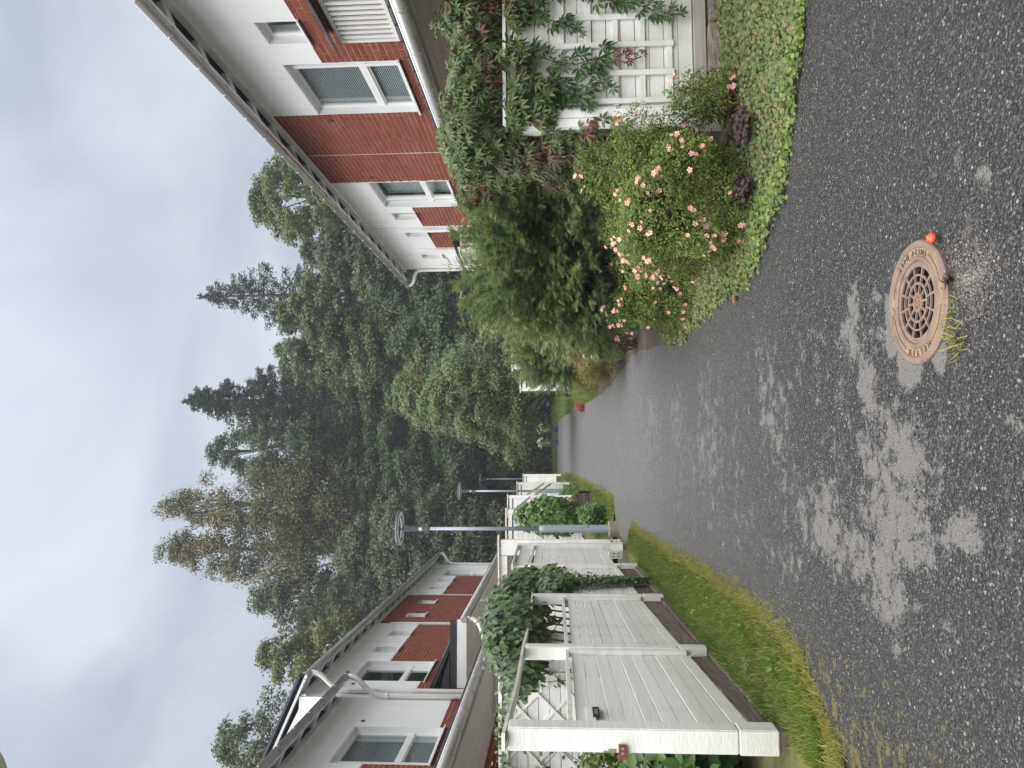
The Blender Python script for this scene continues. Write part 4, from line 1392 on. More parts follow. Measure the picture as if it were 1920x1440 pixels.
# ------------------------------------------------------------------ lamps
def make_lamp(label, x, y, zb, h, concrete_base=True, group='street lamps along the left verge'):
    t = thing('street_lamp', label, 'street lamp', (x, y, zb), group)
    c = (x, y, zb)
    if concrete_base:
        m = MB(); m.lathe([(.0, .19), (.145, .19), (.165, .17), (.17, -.1)], c, 28); m.build('concrete_foot', concrete, t)
    m = MB(); m.lathe([(.082, .12), (.082, 1.50), (.075, 1.56), (.046, 1.64)], c, 20)
    for f in m.f: pass
    low = m.build('lower_pole', lamp_grey, t)
    q = MB(); q.box(x + .03, x + .0845, y - .0835, y - .04, zb + .62, zb + 1.0); q.build('service_hatch', lamp_grey, low)
    m = MB(); m.tube([(x, y, zb + 1.60), (x, y, zb + h - .62)], [.044, .034], 16); m.build('upper_pole', lamp_grey, t)
    m = MB(); m.lathe([(.050, h - .66), (.056, h - .64), (.056, h - .42), (.062, h - .38), (.066, h - .20), (.058, h - .12), (.0, h - .11)], c, 18); m.build('lamp_neck', lamp_dark, t)
    rh = .37
    m = MB(); m.lathe([(rh, h - .035), (rh - .01, h), (rh - .10, h), (rh - .115, h - .02), (rh - .115, h - .045), (rh - .10, h - .055), (rh - .015, h - .055)], c, 44, close=True)
    ring = m.build('ring_head', lamp_dark, t)
    m = MB(); m.lathe([(rh - .018, h - .0562), (rh - .097, h - .0562), (rh - .097, h - .062), (rh - .018, h - .062)], c, 44, close=True); m.build('ring_lens', lamp_lens, ring)
    m = MB()
    for a in (30, 150, 270):
        ca, sa = math.cos(R(a)), math.sin(R(a))
        m.beam((x + .03 * ca, y + .03 * sa, zb + h - .13), (x + (rh - .10) * ca, y + (rh - .10) * sa, zb + h - .03), .03, .018)
    m.build('ring_arm', lamp_dark, t)
    m = MB(); m.box(x - .03, x + .03, y - .0775, y - .05, zb + h - .52, zb + h - .45); m.build('sticker', lamp_lens, t)
    return t


l1 = make_lamp('tall grey ring-headed lamp on a concrete foot beside the white gate', -1.73, 16.30, .375, 4.62)
m = MB(); pts = [(-1.80, 16.22, 1.9), (-1.95, 16.2, 1.93), (-2.02, 16.2, 1.8), (-1.99, 16.2, 1.66), (-1.84, 16.2, 1.62)]
m.tube(pts, .012, 6); m.build('cable_loop', black_plastic, l1)
make_lamp('middle ring-headed grey lamp beside the leafy bush', -1.80, 31.1, gz(31.1), 4.62, False)
make_lamp('farthest ring-headed grey lamp near the end of the lane', -1.95, 46.0, gz(46), 4.62, False)
make_lamp('nearest lamp whose ring head just cuts the top corner of the sky', -1.87, 3.885, gz(3.9), 4.62)

# ------------------------------------------------------------------ planting
G_DARK = [(0.022, 0.040, 0.014), (0.035, 0.062, 0.020), (0.055, 0.088, 0.028)]
creeper_mat = leaf_mat('creeper_leaf', [(0.040, 0.080, 0.024), (0.060, 0.110, 0.032), (0.085, 0.135, 0.036), (0.115, 0.150, 0.045), (0.125, 0.100, 0.050)], .40, .30, patch=(0.13, 0.045, 0.045), pscale=2.6)
creeper_green = leaf_mat('creeper_green_leaf', [(0.022, 0.055, 0.018), (0.040, 0.090, 0.028), (0.065, 0.12, 0.035)], .40, .28)
creeper_red = leaf_mat('creeper_red_leaf', [(0.09, 0.025, 0.02), (0.14, 0.05, 0.03), (0.05, 0.02, 0.015)], .45, .3)
ivy_mat = leaf_mat('ivy_leaf', [(0.036, 0.070, 0.028), (0.056, 0.100, 0.040), (0.085, 0.135, 0.055), (0.12, 0.17, 0.066)], .42, .22)
conifer_mat = leaf_mat('conifer_spray', [(0.115, 0.180, 0.068), (0.155, 0.230, 0.090), (0.20, 0.27, 0.115)], .65, .58, patch=(0.12, 0.19, 0.115), pscale=1.2)
conifer_tip = leaf_mat('conifer_bright_spray', [(0.13, 0.18, 0.060), (0.18, 0.23, 0.080), (0.22, 0.26, 0.10)], .6, .3)
potent_mat = leaf_mat('cinquefoil_leaf', [(0.055, 0.095, 0.014), (0.09, 0.145, 0.020), (0.145, 0.190, 0.028), (0.20, 0.22, 0.045)], .5, .35)
spirea_mat = leaf_mat('spirea_leaf', [(0.11, 0.12, 0.022), (0.17, 0.155, 0.03), (0.20, 0.13, 0.035), (0.10, 0.13, 0.03)], .55, .35)
lime_mat = leaf_mat('lime_leaf', [(0.10, 0.17, 0.025), (0.15, 0.23, 0.035), (0.19, 0.26, 0.05)], .45, .35)
cover_mat = leaf_mat('cover_leaf', [(0.060, 0.105, 0.022), (0.100, 0.155, 0.032), (0.15, 0.205, 0.045), (0.20, 0.225, 0.06)], .5, .3)
cover_dull = leaf_mat('cover_dull_leaf', [(0.075, 0.115, 0.040), (0.12, 0.155, 0.06), (0.17, 0.165, 0.075), (0.15, 0.10, 0.05)], .55, .25)
heuchera_mat = leaf_mat('purple_leaf', [(0.014, 0.008, 0.009), (0.026, 0.013, 0.013), (0.045, 0.028, 0.026)], .5, .15)
rhodo_mat = leaf_mat('rhododendron_leaf', [(0.025, 0.065, 0.012), (0.040, 0.095, 0.018), (0.085, 0.15, 0.025)], .35, .2)
bush_mat = leaf_mat('round_bush_leaf', [(0.055, 0.12, 0.022), (0.085, 0.17, 0.03), (0.13, 0.23, 0.045)], .4, .35)
grass_mat = leaf_mat('grass_blade', [(0.075, 0.145, 0.016), (0.105, 0.190, 0.022), (0.145, 0.220, 0.030), (0.19, 0.23, 0.045)], .6, .35, patch=(0.11, 0.125, 0.03), pscale=2.2)
straw_mat = leaf_mat('straw_blade', [(0.20, 0.22, 0.035), (0.30, 0.30, 0.06), (0.32, 0.27, 0.11), (0.17, 0.24, 0.035)], .65, .35)
red_mat = leaf_mat('red_leaf', [(0.22, 0.045, 0.035), (0.30, 0.08, 0.05), (0.16, 0.03, 0.03)], .5, .3)
pink_mat = leaf_mat('pink_petal', [(0.74, 0.30, 0.29), (0.82, 0.43, 0.40), (0.86, 0.58, 0.53)], .6, .25)
yellow_mat = leaf_mat('yellow_petal', [(0.65, 0.45, 0.03), (0.75, 0.6, 0.1)], .6, .2)
white_flower = leaf_mat('white_petal', [(0.75, 0.72, 0.68), (0.8, 0.8, 0.76)], .6, .2)
berry_mat = plain('orange_berry', (0.36, 0.07, 0.04), 0.4, .2, 30)


def leaves_obj(name, tpl, P, nrm, tip, size, mat, parent, stuff=False, smooth=False):
    me = scatter(name, tpl[0], tpl[1], P, frames(nrm, tip), size, smooth)
    o = link(name, me, parent, mat)
    if stuff: o['kind'] = 'stuff'
    return o


def stems(t, base, ends, r0, r1, mat, name='stem', n=5, sag=0.0):
    m = MB()
    for e in ends:
        b = Vector(base) + Vector((rnd.uniform(-.1, .1), rnd.uniform(-.1, .1), 0)); e = Vector(e)
        mid = b.lerp(e, .5) + Vector((rnd.uniform(-.08, .08), rnd.uniform(-.08, .08), .1 + sag))
        m.tube([b, mid, e], [r0, (r0 + r1) / 2, r1], n, False)
    return m.build(name, mat, t)


def lumpy(n, c, rad, k=26, amp=.30, seed=0, zmin=-1.0, inner=.55):
    """points in the leafy shell of a bush: centre c, radii rad, outline broken into k lobes; also the outward direction"""
    g = np.random.default_rng(seed)
    lobes = g.normal(size=(k, 3)); lobes /= np.linalg.norm(lobes, axis=1, keepdims=True)
    la = g.uniform(.3, 1.0, k)
    d = g.normal(size=(n * 2, 3)); d /= np.linalg.norm(d, axis=1, keepdims=True)
    d = d[d[:, 2] > zmin][:n]
    q = d @ lobes.T
    bumpv = (np.exp((q - 1) * 14) * la).max(1)
    r = 1 - amp + amp * bumpv * 1.2
    r *= g.uniform(inner, 1.0, len(d)) ** .45
    P = np.array(c) + d * r[:, None] * np.array(rad)
    return P, d


def individual_leaves(t, tpl, P, nrm, tip, size, mat, count, name='leaf', variants=1):
    """the leaves that show largest, each an object of its own"""
    me = mesh_np(name, np.asarray(tpl[0], float), np.asarray(tpl[1], int))
    me.materials.append(mat)
    A = frames(nrm, tip)
    off = OFF[t.name]
    for i in range(min(count, len(P))):
        o = bpy.data.objects.new(name, me); C.objects.link(o)
        o.parent = t; o.matrix_parent_inverse = Matrix.Translation(-off)
        a = A[i] * float(size[i])
        o.matrix_basis = Matrix(((a[0][0], a[1][0], a[2][0], P[i][0]), (a[0][1], a[1][1], a[2][1], P[i][1]), (a[0][2], a[1][2], a[2][2], P[i][2]), (0, 0, 0, 1)))


# --- creeper over the right-hand fences
def creeper():
    t = thing('creeper', 'reddening five-leaved creeper heaped along the top of the white trellis fence', 'creeper', (3.2, 6.6, 2.0))
    g = np.random.default_rng(3)
    Ps, Ns = [], []
    def blob(c, r, n):
        P, d = lumpy(n, c, r, 22, .35, int(g.integers(1e6)), inner=.5)
        Ps.append(P); Ns.append(d)
    for x in np.arange(2.75, 5.3, .34):      # heap on the across-plot fence
        blob((x + g.uniform(-.1, .1), 6.56 + g.uniform(-.1, .12), 2.34 + g.uniform(-.08, .06)), (.36, .36, .36), 300)
    for y in np.arange(6.7, 12.4, .42):      # along the lane fence
        blob((2.82 + g.uniform(-.1, .1), y, 2.36 + g.uniform(-.1, .12) + (.05 if y > 9 else 0)), (.34, .34, .36), 280)
    for y in np.arange(6.6, 9.2, .32):       # hanging down the lane side
        for z in (2.0, 1.65, 1.3, 1.0, .7):
            if z < 1.2 and y > 8: continue
            blob((2.70 + g.uniform(-.08, .04), y, z + g.uniform(-.1, .1)), (.16, .26, .26), 120)
    for z in (1.85, 1.6, 1.35, 1.1, .85): blob((2.66, 6.66, z), (.16, .2, .2), 90)
    for x, z, n_ in ((2.86, 1.92, 110), (3.1, 1.9, 90), (3.35, 1.93, 70), (2.84, 1.72, 60), (3.02, 1.68, 45), (3.75, 1.93, 60), (3.95, 1.95, 90), (4.25, 1.95, 70), (4.5, 1.95, 70)):
        blob((x, FY - .13, z), (.17, .09, .14), n_)
    P = np.concatenate(Ps); D = np.concatenate(Ns)
    nrm = D + np.array([-.35, -.75, .55]) + g.normal(size=P.shape) * .45
    tip = D * .3 + np.array([-.1, -.25, -1.0]) + g.normal(size=P.shape) * .55
    size = g.uniform(.06, .105, len(P))
    # strands hanging over the boards
    SP, SN, ST, SS = [], [], [], []
    strands = [[(3.95, 2.0), (3.90, 1.7), (3.97, 1.4), (3.85, 1.15), (3.82, .9), (3.72, .7), (3.70, .50)],
               [(3.80, 2.0), (3.72, 1.75), (3.66, 1.5), (3.55, 1.35)],
               [(3.42, 2.02), (3.40, 1.8), (3.32, 1.6), (3.28, 1.4), (3.35, 1.2), (3.28, .98), (3.34, .85)],
               [(3.12, 2.0), (3.15, 1.8), (3.1, 1.6), (3.02, 1.42), (3.15, 1.25), (3.07, 1.1)],
               [(2.95, 1.95), (2.92, 1.75), (2.98, 1.5), (2.9, 1.25)],
               [(4.3, 2.0), (4.25, 1.6), (4.3, 1.2)], [(4.6, 2.0), (4.62, 1.5), (4.5, 1.1)]]
    st = MB()
    for q, s in enumerate(strands):
        pts = [Vector((x, FY - .075 - .02 * (i % 2), z)) for i, (x, z) in enumerate(s)]
        st.tube(pts, .005, 5, False)
        for i in range(len(pts) - 1):
            nleaf = 9 if q in (0, 1) else 7
            for k in range(nleaf):
                p = pts[i].lerp(pts[i + 1], (k + g.uniform(0, 1)) / nleaf)
                side = g.choice([-1, 1])
                SP.append((p.x + side * g.uniform(.0, .07), p.y - g.uniform(.0, .05), p.z + g.uniform(-.04, .04)))
                SN.append((g.normal() * .35, -1, .45 + g.normal() * .3))
                ST.append((side * g.uniform(.2, 1.0), -.3, -g.uniform(.3, 1.0)))
                SS.append(g.uniform(.07, .118) * (.7 if i > len(pts) - 3 else 1))
    st.build('stem', vine_wood, t)
    SP, SN, ST, SS = map(np.array, (SP, SN, ST, SS))
    red = (SP[:, 2] < 1.12) & (np.abs(SP[:, 0] - 3.3) < .12)
    ns = len(SP)
    individual_leaves(t, PALM, SP[~red], SN[~red], ST[~red], SS[~red], creeper_green, 300)
    leaves_obj('leaves', PALM, SP[red], SN[red], ST[red], SS[red] * .7, creeper_red, t, True)
    # nearest of the heap individually
    order = np.argsort(P[:, 1] * 1.0 + np.abs(g.normal(size=len(P))) * .25)
    k = max(0, 300 - int((~red).sum()))
    a, b = order[:k], order[k:]
    individual_leaves(t, PALM, P[a], nrm[a], tip[a], size[a], creeper_mat, k)
    leaves_obj('leaves', PALM, P[b], nrm[b], tip[b], size[b], creeper_mat, t, True)
    w = MB()
    for x in np.arange(2.8, 5.3, .3):
        w.tube([(x, 6.55, 2.05), (x + g.uniform(-.2, .2), 6.5, 2.3), (x + g.uniform(-.3, .3), 6.4, 2.55)], .008, 5, False)
    for y in np.arange(6.8, 12, .5):
        w.tube([(2.84, y, 2.0), (2.8, y + g.uniform(-.2, .2), 2.3), (2.75, y + g.uniform(-.3, .3), 2.6)], .008, 5, False)
    w.build('branches', vine_wood, t)['kind'] = 'stuff'


creeper()


# --- feathery conifers
def conifer_bush(label, c, rad, n, seed, spray=.10):
    t = thing('conifer_bush', label, 'conifer', (c[0], c[1], gz(c[1]) + .08))
    g = np.random.default_rng(seed)
    tv, tf = [], []
    m = 4                                   # one spray: a curved twig feathered with needles
    for i in range(m):
        y = i / m
        z = -.10 * y * y
        for sd in (-1, 1):
            l = .40 * (1 - .5 * y)
            b = len(tv)
            tv += [(0, y - .07, z), (sd * l, y + .30, z + .07), (0, y + .10, z)]
            tf.append((b, b + 1, b + 2))
    b = len(tv); tv += [(-.04, .80, -.07), (.04, .80, -.07), (0, 1.15, -.14)]; tf.append((b, b + 1, b + 2))
    tpl = (np.array(tv), np.array(tf))
    # boughs: plumes that start inside the bush, arch outwards and turn up at the tip
    c0 = np.array(c); rd = np.array(rad)
    P, Nn, Tt, Sz, Tip = [], [], [], [], []
    tw = MB()
    for k in range(n):
        d = g.normal(size=3); d[2] = d[2] * .75 + .28; d /= np.linalg.norm(d)
        if d[1] > .45 and g.uniform() < .6: d[1] *= -1
        r1 = g.uniform(.72, 1.10) * (1 + .16 * math.sin(5 * math.atan2(d[1], d[0]) + seed) + .10 * math.sin(9 * d[2] + seed))
        a = c0 + d * rd * r1 * .30 + g.normal(size=3) * .05
        e = c0 + d * rd * r1
        up = np.array([0, 0, 1.0])
        e[2] = max(e[2], gz(e[1]) + .15)
        bow = np.array([g.normal() * .06, g.normal() * .06, .05 - .10 * (1 - d[2])])
        L = np.linalg.norm(e - a)
        ax_ = (e - a) / L
        pts = [a + (e - a) * s + bow * math.sin(math.pi * s) + up * .09 * s * s * s for s in (0, .35, .7, 1.0)]
        if k % 3 == 0: tw.tube(pts, [.010, .007, .004, .002], 4, False)
        side = np.cross(ax_, up); side /= np.linalg.norm(side) + 1e-6
        ns = int(8 + L * 26)
        for q in range(ns):
            s = g.uniform(.16, 1.0) ** .45
            p = a + (e - a) * s + bow * math.sin(math.pi * s) + up * .09 * s ** 3
            sd = g.choice([-1, 1])
            spread = (1.15 - s) * .09 + .015
            P.append(p + side * sd * g.uniform(0, spread) + g.normal(size=3) * .014)
            Nn.append(up * .8 + np.cross(side, ax_) * .5 + g.normal(size=3) * .45)
            Tt.append(ax_ * 1.0 + side * sd * .55 + up * .25 + g.normal(size=3) * .25)
            Sz.append(spray * g.uniform(.6, 1.15) * (1.1 - .35 * s))
            Tip.append(s > .82 and d[2] > -.25)
    tw.build('twigs', bark, t)['kind'] = 'stuff'
    P, Nn, Tt, Sz, Tip = map(np.array, (P, Nn, Tt, Sz, Tip))
    leaves_obj('foliage', tpl, P[~Tip], Nn[~Tip], Tt[~Tip], Sz[~Tip], conifer_mat, t, True)
    leaves_obj('bright_tips', tpl, P[Tip], Nn[Tip], Tt[Tip], Sz[Tip], conifer_tip, t, True)
    # long whips standing out of the top
    k = 46
    d = unit(k); d[:, 2] = np.abs(d[:, 2]) + .4; d /= np.linalg.norm(d, axis=1, keepdims=True)
    m_ = MB(); WP, WN, WT = [], [], []
    for i in range(k):
        p0 = c0 + d[i] * rd * .8
        L = g.uniform(.2, .42)
        dirv = d[i] * .6 + np.array([g.normal() * .15 - .1, g.normal() * .15, .55]); dirv /= np.linalg.norm(dirv)
        p1 = p0 + dirv * L
        m_.tube([p0, p1], [.004, .0015], 4, False)
        for s in np.linspace(.1, 1.0, 9):
            WP.append(p0 + (p1 - p0) * s); WN.append(g.normal(size=3)); WT.append(dirv + g.normal(size=3) * .4)
    m_.build('top_twigs', bark, t)['kind'] = 'stuff'
    leaves_obj('top_sprays', tpl, np.array(WP), np.array(WN), np.array(WT), g.uniform(.05, .085, len(WP)), conifer_tip, t, True)
    stems(t, (c[0], c[1], gz(c[1])), [tuple(c0 + unit(1)[0] * rd * .5) for _ in range(12)], .03, .008, bark)
    return t


conifer_bush('large feathery green conifer bush behind the pink-flowered shrubs', (2.28, 9.0, 1.38), (1.15, 1.35, 1.28), 1150, 21, .135)
conifer_bush('feathery conifer filling the gap before the lime-green shrub', (2.25, 10.7, 1.30), (.85, .8, 1.05), 520, 24, .135)
conifer_bush('smaller dark feathery conifer bush before the white fence panel', (1.95, 15.9, 1.62), (.78, .95, .95), 620, 22, .12)
conifer_bush('small far conifer with spiky top behind the golden spirea', (2.0, 18.9, 1.62), (.6, .8, .85), 380, 23, .13)


# --- shrubby cinquefoils with pink flowers, spireas
def leafy_shrub(label, cat, c, rad, n, seed, mat, size, flowers=0, fmat=None, name='shrub', tpl=LEAF, amp=.52, inner=.45, fsize=.021, fdir=None, lobes=34):
    t = thing(name, label, cat, (c[0], c[1], gz(c[1]) + .03))
    g = np.random.default_rng(seed)
    P, D = lumpy(n, c, rad, lobes, amp, seed, inner=inner, zmin=-.75)
    gl = right_z(P[:, 0], P[:, 1]) + .02 if c[0] > 0 else gza(P[:, 1])
    ok = P[:, 2] > gl
    P, D = P[ok], D[ok]
    # small tufts: several leaves round each shoot
    k = 4
    P4 = np.repeat(P, k, 0) + g.normal(size=(len(P) * k, 3)) * size * .55
    D4 = np.repeat(D, k, 0)
    nrm = D4 * .5 + np.array([-.1, -.3, .8]) + g.normal(size=P4.shape) * .55
    tip = D4 + g.normal(size=P4.shape) * .8 + np.array([0, 0, .25])
    leaves_obj('foliage', tpl, P4, nrm, tip, g.uniform(.65, 1.25, len(P4)) * size, mat, t, True)
    if flowers:
        petal = []; pf = []
        for q in range(5):
            a = 2 * math.pi * q / 5
            b = len(petal)
            for r, da, z in ((.08, 0, 0), (.75, -.5, .15), (1.0, -.18, .22), (1.0, .18, .22), (.75, .5, .15)):
                petal.append((r * math.cos(a + da), r * math.sin(a + da), z))
            pf += [(b, b + 1, b + 2), (b, b + 2, b + 3), (b, b + 3, b + 4)]
        fl_me = mesh_np('flower', np.array(petal), np.array(pf)); fl_me.materials.append(fmat)
        eye = MB(); eye.lathe([(.16, .04), (.12, .14), (0, .17)], (0, 0, 0), 7); eye_me = eye.mesh('flower_eye'); eye_me.materials.append(yellow_mat)
        # scattered and in loose groups over the outer, lane-facing side
        face = np.array([-.55, -.8, .35]) if fdir is None else np.array(fdir)
        rr = np.linalg.norm((P - np.array(c)) / np.array(rad), axis=1)
        cand = P[(rr > np.quantile(rr, .78)) & (D @ face > .05)]
        seeds = cand[g.choice(len(cand), max(3, flowers // 2), replace=False)]
        src = []
        for q in seeds:
            dd = np.linalg.norm(cand - q, axis=1)
            src.extend(cand[np.argsort(dd + g.uniform(0, .14, len(dd)))[:int(g.integers(1, 4))]])
        src.extend(cand[g.choice(len(cand), flowers - len(src))] if flowers > len(src) else [])
        src = src[:flowers]
        for p in src:
            d = (p - np.array(c)) / np.array(rad)
            d /= np.linalg.norm(d)
            p = p + d * .035 + np.array([0, -.012, .012])
            nv = Vector(d) * .7 + Vector((-.15, -.5, .4)) + Vector(g.normal(size=3)) * .35
            q = nv.to_track_quat('Z', 'Y')
            o = bpy.data.objects.new('flower', fl_me); C.objects.link(o)
            o.parent = t; o.matrix_parent_inverse = Matrix.Translation(-OFF[t.name])
            s = fsize * g.uniform(.6, 1.15)
            o.matrix_basis = Matrix.Translation(Vector(p)) @ q.to_matrix().to_4x4() @ Matrix.Rotation(g.uniform(0, 6), 4, 'Z') @ Matrix.Diagonal((s, s, s * g.uniform(.4, 1.6), 1))
            e = bpy.data.objects.new('flower_eye', eye_me); C.objects.link(e); e.parent = o
    stems(t, (c[0], c[1], gz(c[1])), [tuple(np.array(c) + unit(1)[0] * np.array(rad) * .75) for _ in range(16)], .012, .004, vine_wood)
    return t


leafy_shrub('round cinquefoil shrub with many pink flowers nearest the fence post', 'flowering shrub', (1.98, 6.08, .62), (.80, .78, .92), 12500, 31, potent_mat, .021, 150, pink_mat, amp=.44)
leafy_shrub('low thin end of cinquefoil with a few pink flowers under the trellis fence', 'flowering shrub', (2.72, 5.95, .42), (.30, .28, .42), 1300, 35, potent_mat, .021, 12, pink_mat, inner=.2)
leafy_shrub('second pink-flowered cinquefoil shrub overhanging the lane', 'flowering shrub', (1.62, 8.35, .56), (.56, .95, .78), 8000, 32, potent_mat, .021, 70, pink_mat)
leafy_shrub('third small cinquefoil with pink flowers before the golden spirea', 'flowering shrub', (1.68, 12.6, .80), (.42, .6, .55), 2600, 33, potent_mat, .026, 24, pink_mat, fsize=.038)
leafy_shrub('golden-brown spirea shrub spreading over the lane edge', 'shrub', (1.72, 14.6, .92), (.66, 1.15, .72), 6500, 34, spirea_mat, .024)
leafy_shrub('farther golden spirea shrub at the lane edge', 'shrub', (1.70, 17.6, .95), (.55, 1.1, .62), 4200, 36, spirea_mat, .028)
leafy_shrub('yellow-green low shrub at the far end of the bushes', 'shrub', (1.75, 20.6, 1.0), (.55, 1.2, .55), 2600, 37, lime_mat, .035)
leafy_shrub('small red-leaved shrub at the lane edge in the distance', 'shrub', (1.28, 25.2, gz(25.2) + .10), (.22, .55, .22), 260, 38, red_mat, .05, amp=.6)

# lime-green big-leaved shrub between the conifers
t = thing('lime_shrub', 'lime-green shrub with drooping pointed leaves between the two conifers', 'shrub', (2.0, 11.6, gz(11.6)))
P, D = lumpy(1100, (2.0, 11.5, 1.45), (.48, .6, .58), 18, .25, 41, inner=.6)
leaves_obj('foliage', LEAF, P, D + np.array([-.2, -.5, .5]), D * .4 + np.array([-.2, -.3, -.9]) + rng.normal(size=P.shape) * .3, rng.uniform(.10, .17, len(P)), lime_mat, t, True)
stems(t, (2.0, 11.5, gz(11.5)), [tuple(np.array((2.0, 11.5, 1.45)) + unit(1)[0] * .35) for _ in range(8)], .015, .006, vine_wood)

# purple-leaved plants in the bed
for i, (x, y, r, lab) in enumerate([(1.86, 5.55, .11, 'dark purple-leaved plant under the nearest pink-flowered shrub'), (2.30, 5.48, .14, 'larger dark purple-leaved plant between the shrub and the fence post')]):
    zz = float(right_z(x, y))
    t = thing('purple_plant', lab, 'plant', (x, y, zz))
    P, D = lumpy(int(900 * r / .2), (x, y, zz + .08 + r * .3), (r * 1.25, r * 1.25, r * .75), 14, .5, 50 + i, zmin=-.2, inner=.3)
    leaves_obj('leaves', ROUND, P, D * .4 + np.array([-.1, -.4, .9]) + rng.normal(size=P.shape) * .3, D + rng.normal(size=P.shape) * .4, rng.uniform(.018, .038, len(P)), heuchera_mat, t, True)
    stems(t, (x, y, zz), [tuple(np.array((x, y, zz + .1)) + np.abs(unit(1)[0]) * r * .6) for _ in range(6)], .004, .002, vine_wood)

# yellow-red weedy rosette at the bed edge and the red seedling on the asphalt
BLADE = (np.array([(-.05, 0, 0), (.05, 0, 0), (.038, .55, .08), (-.038, .55, .08), (0, 1, .30)]), np.array([(0, 1, 2), (0, 2, 3), (3, 2, 4)]))


def rosette(label, x, y, z, n, L, mat, cat='weed', up=.5, tpl=LEAF):
    t = thing('weed', label, cat, (x, y, z))
    P = np.tile(np.array([x, y, z + .015]), (n, 1)) + rng.normal(size=(n, 3)) * np.array([L * .8, L * .8, .006])
    a = rng.uniform(0, 6.28, n)
    tip = np.stack([np.cos(a), np.sin(a), rng.uniform(.1, up * 2, n)], 1)
    nrm = np.stack([-np.cos(a) * .5, -np.sin(a) * .5, np.ones(n)], 1)
    leaves_obj('leaves', tpl, P, nrm, tip, rng.uniform(.5, 1.1, n) * L, mat, t, True)
    return t


rosette('yellow and red leaved weed at the edge of the ground cover', 2.10, 4.92, float(right_z(2.10, 4.92)), 70, .055, leaf_mat('yellow_red_leaf', [(0.18, 0.2, 0.03), (0.25, 0.2, 0.03), (0.2, 0.05, 0.02)], .5, .3))
rosette('little red seedling growing from the asphalt by the bushes', 1.17, 6.2, gz(6.2), 34, .028, red_mat)
rosette('tuft of green grass growing beside the drain cover', .50, 3.02, gz(3.02), 34, .042, grass_mat, 'grass tuft', 1.0, BLADE)
rosette('dry yellowish weed lying beside the drain cover', .40, 3.0, gz(3.0), 90, .05, straw_mat, 'weed', .4, BLADE)
rosette('small purple weed beside the drain cover', .63, 3.02, gz(3.02), 90, .018, heuchera_mat, 'weed', .6)

for i, (x, y, lab) in enumerate([(-1.5, 5.35, 'broad-leaved weed in the grass nearest the camera on the left verge'), (-1.42, 6.15, 'broad-leaved weed beside the yellowed grass edge, second from the near post'), (-1.66, 6.0, 'small weed rosette close to the boards of the left fence'), (-1.45, 7.4, 'weed rosette in the verge grass opposite the second fence post'), (-1.52, 9.0, 'farther weed rosette in the verge grass before the third fence post')]):
    rosette(lab, x, y, gz(y) + .05, 13, .05, bush_mat, 'weed', .5)
rosette('single dandelion-yellow flower in the verge grass', -1.62, 7.7, gz(7.7) + .12, 9, .022, yellow_mat, 'flower', .8)

# --- ground cover along the right edge
def ground_cover():
    def put(label, n, y0, y1, wfun, mat, smin, smax, prob, lift=.045):
        y = rng.uniform(y0, y1, n)
        e = edge_right(y) + wob(y, .07, 4.1) + rng.normal(size=n) * .04
        w = wfun(y, e)
        x = e - .05 + rng.uniform(0, 1, n) * (w + .05)
        k = rng.uniform(size=n) < prob(x - e, x, y)
        x, y = x[k], y[k]
        P = np.stack([x, y, right_z(x, y) + rng.uniform(.004, lift, len(x)) + .02 * np.sin(x * 9) * np.cos(y * 8) ** 2], 1)
        nrm = np.array([-.15, -.45, 1.0]) + rng.normal(size=P.shape) * .5
        o = leaves_obj('ground_cover', ROUND, P, nrm, rng.normal(size=P.shape) * np.array([1, 1, .3]), rng.uniform(smin, smax, len(x)), mat, None, True)
        tag(o, label, 'ground cover')
    bed = lambda y, e: np.where(y < 6.36, np.maximum(5.2 - np.minimum(e, 4.6), .4), .34)
    nz = lambda x, y: .5 + .28 * np.sin(x * 6.1 + 2 * np.sin(y * 3.3)) + .22 * np.sin(y * 9.3 + x * 4.1)
    near = lambda d, x, y: np.clip(1.05 - d / (.22 + .42 * nz(x, y)), 0, .85)
    put('bright green round-leaved ground cover along the asphalt edge', 30000, 4.25, 6.4, bed, cover_mat, .018, .036, near)
    mid = leaf_mat('cover_mid_leaf', [(0.06, 0.10, 0.030), (0.09, 0.145, 0.042), (0.13, 0.175, 0.055), (0.14, 0.125, 0.06)], .55, .3)
    put('mid-green ground cover filling the bed under the trellis fence', 34000, 4.25, 6.4, bed, mid, .018, .034, lambda d, x, y: np.clip(.15 + nz(x, y) - near(d, x, y) * .8, .05, 1))
    put('duller olive ground cover behind the bright edge below the fence', 20000, 4.25, 6.4, bed, cover_dull, .018, .034, lambda d, x, y: np.clip(1.1 - nz(x, y) - near(d, x, y) * .9, 0, 1))
    put('narrow fringe of dull round leaves below the flowering shrubs', 9000, 5.6, 9.6, lambda y, e: .34 + 0 * y, cover_dull, .018, .034, lambda d, x, y: .7 + 0 * x)
    put('sparse green leaves in the fringe below the flowering shrubs', 3500, 5.6, 9.6, lambda y, e: .34 + 0 * y, cover_mat, .018, .034, lambda d, x, y: .6 + 0 * x)


ground_cover()

# --- grass on the verges
BLADE = (np.array([(-.05, 0, 0), (.05, 0, 0), (.038, .55, .08), (-.038, .55, .08), (0, 1, .30)]), np.array([(0, 1, 2), (0, 2, 3), (3, 2, 4)]))


def grass(label, x, y, z, hmin, hmax, mat, lean=.5):
    n = len(x)
    P = np.stack([x, y, z], 1)
    tip = np.stack([rng.normal(size=n) * lean, rng.normal(size=n) * lean, np.ones(n)], 1)
    nrm = unit(n); nrm[:, 2] *= .3
    o = leaves_obj('grass', BLADE, P, nrm, tip, rng.uniform(hmin, hmax, n), mat, None, True)
    return tag(o, label, 'grass')


